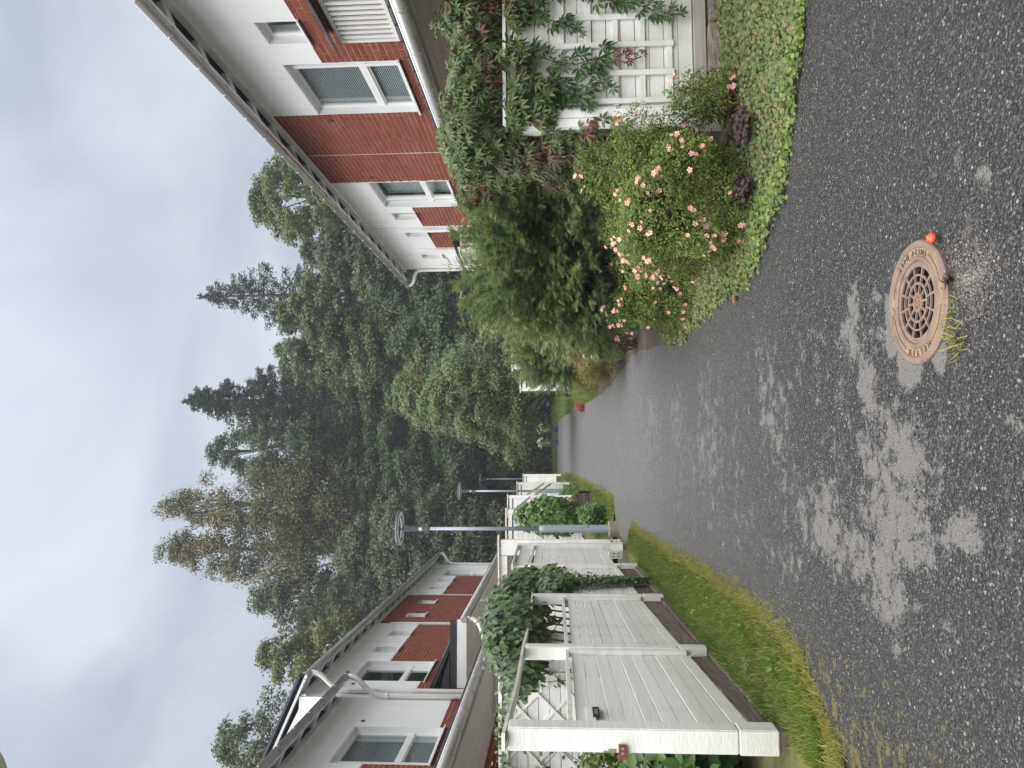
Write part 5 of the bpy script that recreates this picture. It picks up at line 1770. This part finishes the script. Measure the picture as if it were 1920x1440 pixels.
def verge_pts(n, y0, y1, xa, xb):
    y = y0 + (y1 - y0) * rng.uniform(size=n) ** 1.4
    e = edge_left(y) + wob(y, .03, 1.3)
    x = xa(y) + (xb(y, e) - xa(y)) * rng.uniform(size=n)
    return x, y


x, y = verge_pts(30000, 4.55, 13.9, lambda y: -1.84 + 0 * y, lambda y, e: e - .04)
grass('short green grass on the verge under the left fence', x, y, gza(y) + .025, .03, .075, grass_mat)
x, y = verge_pts(5000, 4.6, 13.9, lambda y: -1.9 + 0 * y, lambda y, e: e - .02)
grass('pale dry blades among the grass under the left fence', x, y, gza(y) + .025, .04, .085, straw_mat, .7)
k_ = 2600
y = rng.uniform(5.3, 12.4, k_); x = FX + .02 + np.abs(rng.normal(size=k_)) * .05
grass('taller grass against the sleepers of the left fence', x, y, gza(y) + .02, .06, .13, grass_mat, .35)
x, y = verge_pts(11000, 4.3, 14, lambda y: edge_left(y) - .10, lambda y, e: e + .05 + np.abs(rng.normal(size=len(y))) * .05)
grass('yellowed grass and moss fringe along the left edge of the asphalt', x, y, gza(y) + .005, .02, .06, straw_mat, .8)
x, y = verge_pts(9000, 3.2, 5.0, lambda y: -2.6 + 0 * y, lambda y, e: e + .03)
grass('straw-coloured grass at the foot of the near post', x, y, gza(y) + .01, .03, .09, straw_mat, .8)
x, y = verge_pts(9000, 16.8, 46, lambda y: -2.4 + 0 * y, lambda y, e: e)
grass('green grass on the far verge around the lamps', x, y, gza(y) + .03, .07, .16, grass_mat)
x, y = verge_pts(5000, 16.8, 40, lambda y: edge_left(y) - .2, lambda y, e: e + .1)
grass('yellow grass fringe of the far verge', x, y, gza(y) + .01, .05, .10, straw_mat, .7)
n = 16000
y = rng.uniform(20.5, 50, n); x = edge_right(y) + rng.uniform(0, 1, n) ** 1.5 * 6
grass('lawn grass on the right at the end of the lane', x, y, gza(y) + .03, .08, .16, grass_mat)
n = 9000
y = rng.uniform(47, 52, n); x = rng.uniform(-6, 6, n)
grass('lawn grass beyond the end of the lane', x, y, gz(47) + .1 * (y - 47) + .02, .1, .2, grass_mat)
# thin weeds in the mossy asphalt
n = 1500
y = rng.uniform(2.6, 10, n); x = edge_left(y) + .08 + rng.exponential(.16, n)
grass('sparse weeds in the mossy left margin of the asphalt', x, y, gza(y), .012, .03, straw_mat, .9)

# --- climbers and bushes on the left
def ivy():
    t = thing('climber', 'large-leaved green climber heaped over the left fence rail', 'climber', (FX, 9.2, 1.6))
    g = np.random.default_rng(8)
    Ps, Ns = [], []
    for y in np.arange(7.9, 11.3, .30):
        hh = 2.02 + .16 * math.sin((y - 7.9) * .92)
        P, D = lumpy(470, (FX - .12 + g.uniform(-.1, .1), y, hh + g.uniform(-.05, .05)), (.34, .38, .45), 16, .35, int(g.integers(1e6)))
        Ps.append(P); Ns.append(D)
    for y in np.arange(7.4, 8.6, .3):
        P, D = lumpy(150, (FX - .3, y, 2.0), (.25, .3, .22), 10, .35, int(g.integers(1e6))); Ps.append(P); Ns.append(D)
    for y, z in ((10.2, 1.65), (10.5, 1.6), (10.8, 1.75), (9.9, 1.7)):
        P, D = lumpy(220, (FX + .06, y, z), (.18, .28, .3), 12, .35, int(g.integers(1e6))); Ps.append(P); Ns.append(D)
    P = np.concatenate(Ps); D = np.concatenate(Ns)
    nrm = D + np.array([.5, -.6, .5]) + g.normal(size=P.shape) * .4
    tip = D * .3 + np.array([.2, -.2, -.9]) + g.normal(size=P.shape) * .5
    size = g.uniform(.06, .115, len(P))
    vis = (D @ np.array([.5, -.7, .35]))
    order = np.argsort(-(vis - .08 * P[:, 1]))
    a, b = order[:300], order[300:]
    individual_leaves(t, LEAF, P[a], nrm[a], tip[a], size[a], ivy_mat, 300)
    leaves_obj('leaves', LEAF, P[b], nrm[b], tip[b], size[b], ivy_mat, t, True)
    m = MB()
    for y in np.arange(8, 11.2, .35): m.tube([(FX - .15, y, 1.2), (FX - .1, y + .1, 1.8), (FX - .15, y + .2, 2.3)], .012, 5, False)
    m.build('stem', vine_wood, t)
    t2 = thing('hanging_ivy', 'small-leaved ivy trailing down the third white fence panel to the grass', 'ivy', (FX + .05, 10.4, 1.0))
    n = 1500
    s = g.uniform(0, 1, n) ** .8
    yy = 10.25 + .28 * s + g.normal(size=n) * (.17 * (1.15 - s))
    P = np.stack([FX + .04 + g.uniform(0, .12, n) * (1.1 - s * .6), yy, 1.55 - 1.12 * s + g.normal(size=n) * .03], 1)
    leaves_obj('leaves', LEAF, P, np.array([1, -.5, .4]) + g.normal(size=P.shape) * .45, np.array([.2, 0, -1]) + g.normal(size=P.shape) * .6, g.uniform(.03, .055, n), ivy_mat, t2, True)
    m = MB()
    for k in range(6): m.tube([(FX + .04, 10.1 + k * .08, 1.6), (FX + .06, 10.25 + k * .06, 1.0), (FX + .07, 10.4 + k * .03, .45 + .05 * k)], .004, 4, False)
    m.build('stem', vine_wood, t2)
    t3 = thing('ivy', 'thin ivy strands with pointed leaves on the white lattice screen', 'ivy', (-3, 8.5, 1.7))
    m = MB(); P = []
    for k in range(11):
        x = -2.1 - .28 * k + g.uniform(-.1, .1)
        pts = [Vector((x, 8.55, 2.28)), Vector((x + g.uniform(-.2, .2), 8.54, 1.9)), Vector((x + g.uniform(-.3, .3), 8.55, 1.5 + g.uniform(-.1, .3)))]
        if k % 2: pts.append(Vector((x + g.uniform(-.3, .3), 8.55, .9)))
        m.tube(pts, .004, 4, False)
        for i in range(len(pts) - 1):
            for q in range(14): P.append(np.array(pts[i].lerp(pts[i + 1], g.uniform())) + g.normal(size=3) * .045)
    for q in range(420): P.append(np.array((-2.0 - g.uniform(0, 3.0), 8.6 + g.normal() * .06, 2.27 + abs(g.normal()) * .05 - .05)))
    m.build('stem', vine_wood, t3)
    P = np.array(P)
    leaves_obj('leaves', LEAF, P, np.array([.2, -1, .4]) + g.normal(size=P.shape) * .4, np.array([0, -.2, -.6]) + g.normal(size=P.shape) * .7, g.uniform(.04, .085, len(P)), ivy_mat, t3, True)


ivy()

t = thing('rhododendron', 'dark glossy long-leaved evergreen shrub behind the near fence post', 'shrub', (-2.6, 5.9, gz(6)))
P, D = lumpy(900, (-2.75, 6.2, .62), (.62, .8, .60), 24, .3, 61, inner=.4)
P4 = np.repeat(P, 3, 0); D4 = np.repeat(D, 3, 0)
leaves_obj('foliage', LEAF, P4, D4 * .3 + np.array([.2, -.5, .8]) + rng.normal(size=P4.shape) * .4, D4 + rng.normal(size=P4.shape) * .7, rng.uniform(.10, .16, len(P4)) * 1.0, rhodo_mat, t, True)
stems(t, (-2.75, 6.2, .1), [tuple(np.array((-2.75, 6.2, .6)) + unit(1)[0] * .45) for _ in range(10)], .02, .006, vine_wood)
leafy_shrub('fine ferny green plant in front of the lattice left of the near post', 'plant', (-2.95, 7.2, 1.15), (.35, .35, .35), 900, 63, potent_mat, .04)

t = thing('round_leaved_bush', 'bright green large-leaved bush climbing the fence behind the first lamp', 'bush', (-1.75, 19.5, gz(19.5)))
P, D = lumpy(2600, (-1.72, 19.3, 1.85), (.52, .6, .95), 40, .35, 62, inner=.55)
leaves_obj('foliage', LEAF, P, D + np.array([.3, -.6, .5]) + rng.normal(size=P.shape) * .4, np.array([0, -.2, -1]) + D * .4 + rng.normal(size=P.shape) * .4, rng.uniform(.10, .17, len(P)), bush_mat, t, True)
stems(t, (-1.75, 19.4, gz(19.5)), [tuple(np.array((-1.75, 19.3, 1.8)) + unit(1)[0] * np.array((.4, .4, .7))) for _ in range(12)], .02, .008, vine_wood)
leafy_shrub('low yellow-green leafy plant before the large-leaved bush', 'plant', (-1.62, 18.0, .78), (.30, .5, .38), 900, 64, bush_mat, .07)
leafy_shrub('leafy green plant on the verge by the second lamp', 'plant', (-1.75, 27.5, gz(27.5) + .3), (.3, .8, .4), 700, 65, bush_mat, .09)

# wooden planting box on the far verge
t = thing('planter_box', 'weathered dark wooden planter box on the verge beyond the first lamp', 'planter', (-1.55, 22, gz(22)))
for i in range(4):
    z = gz(22) + .03 + i * .10
    for a in (((-1.82, 21.8), (-1.3, 21.8)), ((-1.82, 22.6), (-1.3, 22.6)), ((-1.3, 21.8), (-1.3, 22.6)), ((-1.82, 21.8), (-1.82, 22.6))):
        (xa, ya), (xb, yb) = a
        m = MB(); m.box(min(xa, xb) - .02, max(xa, xb) + .02, min(ya, yb) - .02, max(ya, yb) + .02, z, z + .09) if i % 2 else m.box(min(xa, xb) - .022, max(xa, xb) + .022, min(ya, yb) - .022, max(ya, yb) + .022, z, z + .09)
        m.build('plank', dark_wood, t)
m = MB(); m.box(-1.80, -1.32, 21.82, 22.58, gz(22) + .1, gz(22) + .36); m.build('soil', soil, t)
leafy_shrub('brownish herbs growing in the wooden planter box', 'plant', (-1.56, 22.2, gz(22) + .48), (.28, .4, .18), 500, 66, spirea_mat, .05)

# two dark planters with flowers closing the lane
def planter(label, x, y, fm):
    z = gz(y) - .02
    t = thing('flower_planter', label, 'planter', (x, y, z), 'dark planters at the lane end')
    m = MB(); m.hexa([(x - .16, y - .16, z), (x + .16, y - .16, z), (x + .16, y + .16, z), (x - .16, y + .16, z), (x - .24, y - .24, z + .70), (x + .24, y - .24, z + .70), (x + .24, y + .24, z + .70), (x - .24, y + .24, z + .70)])
    m.build('pot', black_sheet, t)
    m = MB(); m.box(x - .26, x + .26, y - .26, y + .26, z + .66, z + .71); m.build('pot_rim', black_sheet, t)
    P, D = lumpy(420, (x, y - .12, z + .62), (.24, .2, .34), 8, .4, int(x * 100) + 9, zmin=-1)
    leaves_obj('trailing_leaves', LEAF, P, D + np.array([0, -.6, .2]), D * .3 + np.array([0, -.2, -1]), rng.uniform(.07, .12, len(P)), lime_mat, t, True)
    P, D = lumpy(260, (x, y, z + .86), (.3, .3, .25), 10, .3, int(x * 100) + 5)
    leaves_obj('foliage', LEAF, P, D, D + rng.normal(size=P.shape), rng.uniform(.08, .13, len(P)), bush_mat, t, True)
    k = 0
    for i in range(26):
        d = unit(1)[0]; d[2] = abs(d[2]); p = np.array((x, y, z + .92)) + d * .3
        mb = MB(); mb.lathe([(0, .03), (.05, .015), (.03, -.02)], tuple(p), 6); mb.build('flower', fm[i % len(fm)], t)
    return t


planter('dark flower planter with white and red blooms at the lane end', .95, 44.3, [white_flower, red_mat])
planter('dark flower planter with white blooms only at the lane end', .18, 44.3, [white_flower])

# fallen leaves on the asphalt
fallen = leaf_mat('fallen_leaf', [(0.35, 0.25, 0.08), (0.45, 0.38, 0.18), (0.30, 0.12, 0.05)], .6, .2)
spots = [(-1.05, 12.0), (-.95, 17.5), (-.85, 18.6), (-.3, 15.0), (.2, 19), (-.5, 26), (1.0, 8.2), (.95, 7.1), (.9, 13.2), (-.6, 11), (.6, 24), (1.1, 10.2), (-1.0, 9.2), (-.9, 15.3)]
for i, (x, y) in enumerate(spots):
    me = mesh_np('fallen_leaf', LEAF[0] * rng.uniform(.03, .055), LEAF[1]); me.materials.append(fallen)
    o = bpy.data.objects.new('fallen_leaf', me); C.objects.link(o); o.location = (x, y, gz(y) + .006); o.rotation_euler = (rng.uniform(-.2, .2), rng.uniform(-.2, .2), rng.uniform(0, 6))
    tag(o, 'small yellow-brown fallen leaf lying on the asphalt', 'leaf', 'fallen leaves on the asphalt')

# loose grit
def grit():
    ico = bmesh.new(); bmesh.ops.create_icosphere(ico, subdivisions=1, radius=.5)
    tv = np.array([v.co[:] for v in ico.verts]); tf = np.array([[v.index for v in f.verts] for f in ico.faces]); ico.free()
    n1 = 3400
    a = rng.uniform(0, 6.28, n1)
    x = .66 + np.abs(rng.normal(size=n1)) * .12 * np.cos(a) - .05; y = 2.92 + rng.normal(size=n1) * .10
    r = np.hypot(x - MAN[0], y - MAN[1])
    k = r > .245
    x, y = x[k], y[k]
    n2 = 5200
    y2 = rng.uniform(2.3, 8.0, n2) ; x2 = rng.uniform(-1.2, 2.4, n2)
    k = (x2 < edge_right(y2)) & (x2 > edge_left(y2)) & (np.hypot(x2 - MAN[0], y2 - MAN[1]) > .27)
    x2, y2 = x2[k], y2[k]
    x = np.concatenate([x, x2]); y = np.concatenate([y, y2])
    n = len(x)
    P = np.stack([x, y, gza(y) + .001], 1)
    s = np.concatenate([rng.uniform(.003, .008, n - len(x2)), rng.uniform(.004, .011, len(x2))])
    m, nt, b = new_mat('grit_stone')
    c = ramp(nt, island_random(nt), [(0, (.05, .05, .05)), (.5, (.10, .095, .09)), (.8, (.17, .15, .13)), (1, (.30, .26, .23))])
    nt.links.new(c, b.inputs['Base Color']); b.inputs['Roughness'].default_value = .75
    tv = tv * np.array([1, .75, .55])
    o = leaves_obj('grit', (tv, tf), P, unit(n) * .5 + np.array([0, 0, 1]), unit(n), s, m, None, True)
    tag(o, 'loose grit and small stones on the asphalt', 'grit')


grit()

# ------------------------------------------------------------------ trees
def limb_path(a, b, bend_=.1):
    a, b = np.array(a), np.array(b)
    L = np.linalg.norm(b - a)
    out = []
    off = rng.normal(size=3) * L * bend_ * .5
    for u in (0, .35, .7, 1.0):
        out.append(a + (b - a) * u + off * math.sin(math.pi * u) + np.array([0, 0, L * .06 * math.sin(math.pi * u)]))
    return out


def broadleaf(name, label, x, y, z0, H, Rad, low, nclump, nleaf, size, mat, seed, shape=.5, barkm=bark, droop=0.0, limbs=26, lean=(0, 0), csize=1.0, ydepth=1.0):
    """trunk, limbs reaching to leaf clumps that fill an uneven crown; low = height of the crown's bottom"""
    g = np.random.default_rng(seed)
    t = thing(name, label, 'tree', (x, y, z0))
    cl = []
    while len(cl) < nclump:
        u = g.uniform() ** .85
        prof = math.sin(math.pi * min(1, (u * (1 - .12) + .12)) ** (1 / (2 * shape))) if u < 1 else 0
        prof = max(.12, prof) ** .7
        th = g.uniform(0, 2 * math.pi)
        if g.uniform() < .35 and math.sin(th) > 0: th = -th       # slightly fuller on the lane side
        wob_ = 1 + .25 * math.sin(3 * th + seed) + .18 * math.sin(7 * u + 2 * th + seed)
        rr = Rad * prof * wob_ * (g.uniform(.25, 1.0) ** .5)
        zz = z0 + low + (H - low) * u
        cl.append((x + lean[0] * u + rr * math.cos(th), y + lean[1] * u + rr * ydepth * math.sin(th), zz, rr))
    cl = np.array(cl)
    cr = g.uniform(.55, 1.25, nclump) * csize * (.5 + .5 * np.clip((z0 + H - cl[:, 2]) / (H * .35), 0, 1)) * .78
    idx = g.choice(nclump, nleaf, p=cr ** 2 / (cr ** 2).sum())
    d = unit(nleaf)
    d[:, 2] = np.where((d[:, 2] < 0) & (g.uniform(size=nleaf) < .55), -d[:, 2], d[:, 2])
    r = cr[idx] * g.uniform(.25, 1.0, nleaf) ** .5 * (1 + .25 * g.normal(size=nleaf))
    P = cl[idx, :3] + d * r[:, None] * np.array([1.15, 1.15, .62])
    P[:, 2] -= droop * r * g.uniform(0, 1, nleaf) * 1.6
    nrm = d * .7 + np.array([0, -.25, .75]) + g.normal(size=d.shape) * .5
    tip = d * .5 + g.normal(size=d.shape) * .6 + np.array([0, 0, -.3 - droop])
    leaves_obj('crown', CARD, P, nrm, tip, g.uniform(.6, 1.35, nleaf) * size, mat, t, True)
    m = MB()
    top = (x + lean[0] * .9, y + lean[1] * .9, z0 + H * .86)
    r0 = H * .013 + .05
    m.tube([(x, y, z0 - .3), (x + lean[0] * .15, y, z0 + H * .2), (x + lean[0] * .5, y + lean[1] * .5, z0 + H * .55), top], [r0 * 1.2, r0, r0 * .6, r0 * .15], 10)
    tr = m.build('trunk', barkm, t)
    lm = MB()
    pick = g.choice(nclump, min(limbs, nclump), replace=False)
    for i in pick:
        e = cl[i, :3]
        u = max(.12, min(.8, ((e[2] - z0) / H) - .12 * (cl[i, 3] / max(.5, Rad)) - .08))
        b = (x + lean[0] * u, y + lean[1] * u, z0 + H * u)
        lm.tube(limb_path(b, e), [r0 * .45 * (1.1 - u), r0 * .3 * (1.1 - u), r0 * .16, .015], 6, False)
    lm.build('limbs', barkm, tr)
    return t


def spruce(name, label, x, y, z0, H, Rad, low, mat, seed, dens=1.0, sparse=False):
    """whorls of drooping boughs hung with needle sprays"""
    g = np.random.default_rng(seed)
    t = thing(name, label, 'tree', (x, y, z0))
    P, Nn, Tt, Sz = [], [], [], []
    lm = MB()
    z = low
    while z < H - .3:
        u = (z - low) / (H - low)
        r = Rad * (1 - u) ** .75 + .25
        k = int(g.integers(5, 8))
        ph = g.uniform(0, 6.28)
        for i in range(k):
            a = ph + 2 * math.pi * i / k + g.normal() * .18
            L = r * g.uniform(.5, 1.2)
            d = np.array([math.cos(a), math.sin(a), 0])
            p0 = np.array([x, y, z0 + z])
            rise = .25 * u
            pts = [p0 + d * L * s + np.array([0, 0, L * (rise * s - .42 * s * s + .22 * s ** 3)]) for s in (0, .35, .7, 1.0)]
            if z < H * .96: lm.tube(pts, [.05 * (1 - u) + .012, .035 * (1 - u) + .01, .02, .008], 5, False)
            ns = max(5, int((16 if sparse else 24) * L / 1.6 * dens))
            for q in range(ns):
                s = g.uniform(.18, 1.02) ** .8
                c = p0 + d * L * s + np.array([0, 0, L * (rise * s - .42 * s * s + .22 * s ** 3)])
                sd = np.array([-d[1], d[0], 0]) * g.normal() * L * .16 * (1.15 - s)
                for w in range(8):
                    P.append(c + sd + np.array([g.normal() * .09, g.normal() * .09, -abs(g.normal()) * .26]))
                    Nn.append(g.normal(size=3) + np.array([0, -.3, .8])); Tt.append(d * .7 + sd * .6 + np.array([g.normal() * .35, g.normal() * .35, -.35 + g.normal() * .3])); Sz.append(g.uniform(.13, .27))
        z += g.uniform(.62, .88) * (1.2 - .55 * u) * (1.15 if sparse else 1.0)
    for q in range(120):
        s = g.uniform()
        P.append(np.array([x + g.normal() * .12 * (1.2 - s), y + g.normal() * .12 * (1.2 - s), z0 + H - 1.5 + 1.6 * s])); Nn.append(g.normal(size=3)); Tt.append(np.array([g.normal() * .5, g.normal() * .5, .5])); Sz.append(.28)
    P, Nn, Tt, Sz = map(np.array, (P, Nn, Tt, Sz))
    leaves_obj('crown', (CARD[0] * np.array([.55, 1, 1]), CARD[1]), P, Nn, Tt, Sz, mat, t, True)
    m = MB(); m.tube([(x, y, z0 - .3), (x, y, z0 + H * .5), (x, y, z0 + H)], [H * .014, H * .008, .02], 9); tr = m.build('trunk', bark, t)
    lm.build('boughs', bark, tr)
    return t


TG = lambda nm, c: leaf_mat(nm, c, .55, .3)
m_maple = TG('maple_leaf', [(0.050, 0.085, 0.026), (0.075, 0.110, 0.034), (0.115, 0.125, 0.038)])
m_dark = TG('dark_tree_leaf', [(0.034, 0.062, 0.030), (0.052, 0.086, 0.038), (0.072, 0.108, 0.046)])
m_mid = TG('broad_tree_leaf', [(0.050, 0.082, 0.034), (0.076, 0.112, 0.042), (0.105, 0.132, 0.046)])
m_spruce = TG('spruce_needle', [(0.020, 0.038, 0.026), (0.030, 0.052, 0.034), (0.046, 0.068, 0.040)])
m_birch = leaf_mat('birch_leaf', [(0.065, 0.085, 0.038), (0.095, 0.108, 0.046), (0.135, 0.130, 0.052)], .55, .3, patch=(0.21, 0.15, 0.045), pscale=.55)
m_aspen = TG('grey_green_leaf', [(0.052, 0.078, 0.044), (0.076, 0.104, 0.058), (0.108, 0.132, 0.072)])
m_yell = TG('yellowing_leaf', [(0.060, 0.090, 0.024), (0.095, 0.120, 0.030), (0.150, 0.140, 0.030)])
m_rowan = TG('rowan_leaf', [(0.080, 0.120, 0.044), (0.112, 0.158, 0.060), (0.150, 0.190, 0.075)])


def px(ximg, yimg, Y):                     # a rough scale: metres at depth Y for a place in the photograph
    d = (720 - yimg) * RIGHT + (960 - ximg) * UP + FPX * FWD
    return d[0] / d[1] * Y, EYE + d[2] / d[1] * Y


GZ = lambda Y: ground_z(0, Y)


def btree(name, label, yimg, xtop, Y, halfw, low, ncl, nl, size, mat, seed, **k):
    X, zt = px(xtop, yimg, Y)
    z0 = GZ(Y)
    return broadleaf(name, label, X, Y, z0, zt - z0, halfw / FPX * Y, low, ncl, nl, size, mat, seed, **k)


btree('maple_tree', 'tall yellow-green maple rising behind the right house roof', 372, 478, 46, 165, 3, 330, 80000, .19, m_maple, 101, shape=.42, csize=.95)
btree('grey_green_tree', 'rounded grey-green tree behind the right house roof beside the spruce', 470, 570, 44, 110, 2, 190, 46000, .17, m_aspen, 102, csize=.9, shape=.45)
X, zt = px(376, 556, 52); spruce('spruce_tree', 'tall thin spruce with a bare pointed top right of the middle', X, 52, GZ(52), zt - GZ(52), 5.0, 5, m_spruce, 103, 1.25, True)
X, zt = px(345, 752, 54); spruce('spruce_tree', 'dark dense spruce rising in the middle of the trees', X, 54, GZ(54), zt - GZ(54), 5.4, 5, m_spruce, 104, 1.5)
btree('linden_tree', 'broad dark green tree filling the middle behind the rowan', 595, 530, 47, 130, 3, 250, 80000, .18, m_mid, 105, shape=.62, limbs=40)
btree('linden_tree', 'dark broad tree between the two spruces', 668, 520, 50, 115, 3, 210, 55000, .18, m_mid, 106, shape=.6)
btree('alder_tree', 'dark tree close left of the dense spruce', 838, 398, 55, 120, 4, 300, 70000, .18, m_dark, 107, shape=.42)
btree('birch_tree', 'tallest birch with yellowing drooping twigs left of the middle', 945, 288, 50, 75, 5, 210, 60000, .145, m_birch, 108, shape=.55, droop=.9, barkm=pale_bark)
btree('birch_tree', 'second yellowing birch leaning just left of the tallest one', 1030, 292, 49, 70, 5, 190, 55000, .145, m_birch, 109, shape=.5, droop=.9, barkm=pale_bark)
btree('aspen_tree', 'grey-green aspen with thin pale trunks above the left house roof', 1120, 470, 47, 85, 4, 190, 55000, .155, m_aspen, 110, shape=.6, barkm=pale_bark)
btree('aspen_tree', 'grey-green aspen low behind the first lamp head', 1010, 640, 45, 90, 2, 190, 60000, .155, m_aspen, 111, shape=.65, barkm=pale_bark)
btree('maple_tree', 'small yellow-green maple above the far left house roof', 1228, 488, 45, 100, 3, 190, 46000, .18, m_yell, 112, shape=.42)
btree('alder_tree', 'dark green tree behind the near left house gable', 1392, 408, 44, 120, 3, 210, 50000, .18, m_mid, 113, shape=.42)
btree('alder_tree', 'dark leafy tree behind the second lamp at the lane end', 900, 640, 49, 100, 1.5, 180, 56000, .175, m_dark, 114, shape=.7)
btree('alder_tree', 'dark low tree behind the rowan at the lane end', 770, 640, 51, 110, 1.5, 180, 56000, .175, m_dark, 115, shape=.7)
btree('alder_tree', 'dark tree in shadow beside the right house corner', 540, 690, 43, 75, 1, 140, 40000, .17, m_dark, 116, shape=.7)
btree('alder_tree', 'dark tree behind the outbuilding roof', 640, 740, 41, 85, 1, 140, 40000, .17, m_dark, 117, shape=.7)
btree('alder_tree', 'dark grey-green tree beside the far end of the left house', 1080, 720, 44, 70, 1, 130, 36000, .16, m_aspen, 118, shape=.7, barkm=pale_bark)

btree('linden_tree', 'broad dark tree filling the gap between the alder and the birches', 890, 500, 53, 120, 2, 260, 60000, .18, m_mid, 121, shape=.45, limbs=40)
btree('linden_tree', 'broad dark green tree behind the birches', 1010, 520, 55, 130, 2, 240, 56000, .18, m_mid, 122, shape=.45, limbs=30)

btree('alder_tree', 'dark tree close behind the dense spruce on its left', 800, 440, 58, 110, 3, 240, 56000, .18, m_dark, 123, shape=.45)

# rowan with berries standing over the lane end
rw = btree('rowan_tree', 'pale green rowan tree with orange-red berries overhanging the right lane edge', 738, 738, 31, 118, 1.5, 190, 60000, .095, m_rowan, 120, shape=.62, csize=.62, limbs=40, droop=.3)
bm_ = MB()
Xr, Zr = px(738, 738, 31)
for k in range(110):
    a = rng.uniform(0, 6.28); u = rng.uniform(.08, .92); r = 2.6 * math.sin(math.pi * u) ** .7 * rng.uniform(.2, 1.05)
    cx, cy, cz = Xr + r * math.cos(a), 31 - abs(r * math.sin(a)) - .3, GZ(31) + 1.5 + (Zr - GZ(31) - 1.5) * u
    for q in range(int(rng.integers(3, 8))):
        p = np.array((cx, cy, cz)) + rng.normal(size=3) * .05
        bm_.lathe([(0, .018), (.018, 0), (0, -.018)], tuple(p), 5)
tag(bm_.build('berries', berry_mat, rw), kind='stuff')

# dark undergrowth below the trees
def undergrowth(label, pts, seed, mat, size=.2, n=5000):
    for i, (x, y, r, h) in enumerate(pts):
        t = thing('undergrowth_bush', label[i], 'bush', (x, y, GZ(y)))
        P, D = lumpy(n, (x, y, GZ(y) + h * .45), (r, r * .8, h * .6), 40, .4, seed + i, inner=.5)
        leaves_obj('foliage', CARD, P, D * .7 + np.array([0, -.3, .7]) + rng.normal(size=P.shape) * .4, D + rng.normal(size=P.shape) * .6, rng.uniform(.6, 1.3, len(P)) * size, mat, t, True)
        stems(t, (x, y, GZ(y)), [tuple(np.array((x, y, GZ(y) + h * .5)) + unit(1)[0] * np.array((r * .6, r * .5, h * .4))) for _ in range(8)], .04, .01, bark)


undergrowth(['dark bush at the lane end behind the planters', 'dark bush left of the planters at the lane end', 'dark bush behind the third lamp', 'dark bush right of the lane end under the rowan', 'dark bush far right under the trees', 'dark bush behind the white fence ends'],
            [(1.0, 50, 2.2, 3.0), (-1.5, 49.5, 1.6, 2.6), (-4.2, 49, 2.0, 3.6), (4.2, 48, 2.4, 3.2), (8.5, 46, 3.0, 3.6), (-7.5, 48, 2.6, 4.0)], 200, m_dark)
fw = []
n = 80000
x = rng.uniform(-45, 50, n); y = rng.uniform(58, 66, n)
top = 16 + 2.5 * np.sin(x * .37) + 1.7 * np.sin(x * .91 + 1)
z = ground_z(0, 60) + rng.uniform(0, 1, n) ** .8 * top
P = np.stack([x, y, z], 1)
o = leaves_obj('woods', CARD, P, unit(n) + np.array([0, -.6, .6]), unit(n), rng.uniform(.45, .8, n), m_dark, None, True)
tag(o, 'dark mass of far woods closing the view behind the trees', 'woods')

# ------------------------------------------------------------------ the moist air between here and the woods
hz = bpy.data.materials.new('haze_air'); hz.use_nodes = True
hn = hz.node_tree.nodes; hn.clear()
pv = hn.new('ShaderNodeVolumePrincipled'); pv.inputs['Color'].default_value = (0.86, 0.93, 1.0, 1); pv.inputs['Density'].default_value = 0.0009; pv.inputs['Anisotropy'].default_value = 0.0
ho = hn.new('ShaderNodeOutputMaterial'); hz.node_tree.links.new(pv.outputs[0], ho.inputs['Volume'])
m = MB(); m.box(-92, 92, -32, 112, -2.0, 33.0)
tag(m.build('haze', hz), kind='stuff')
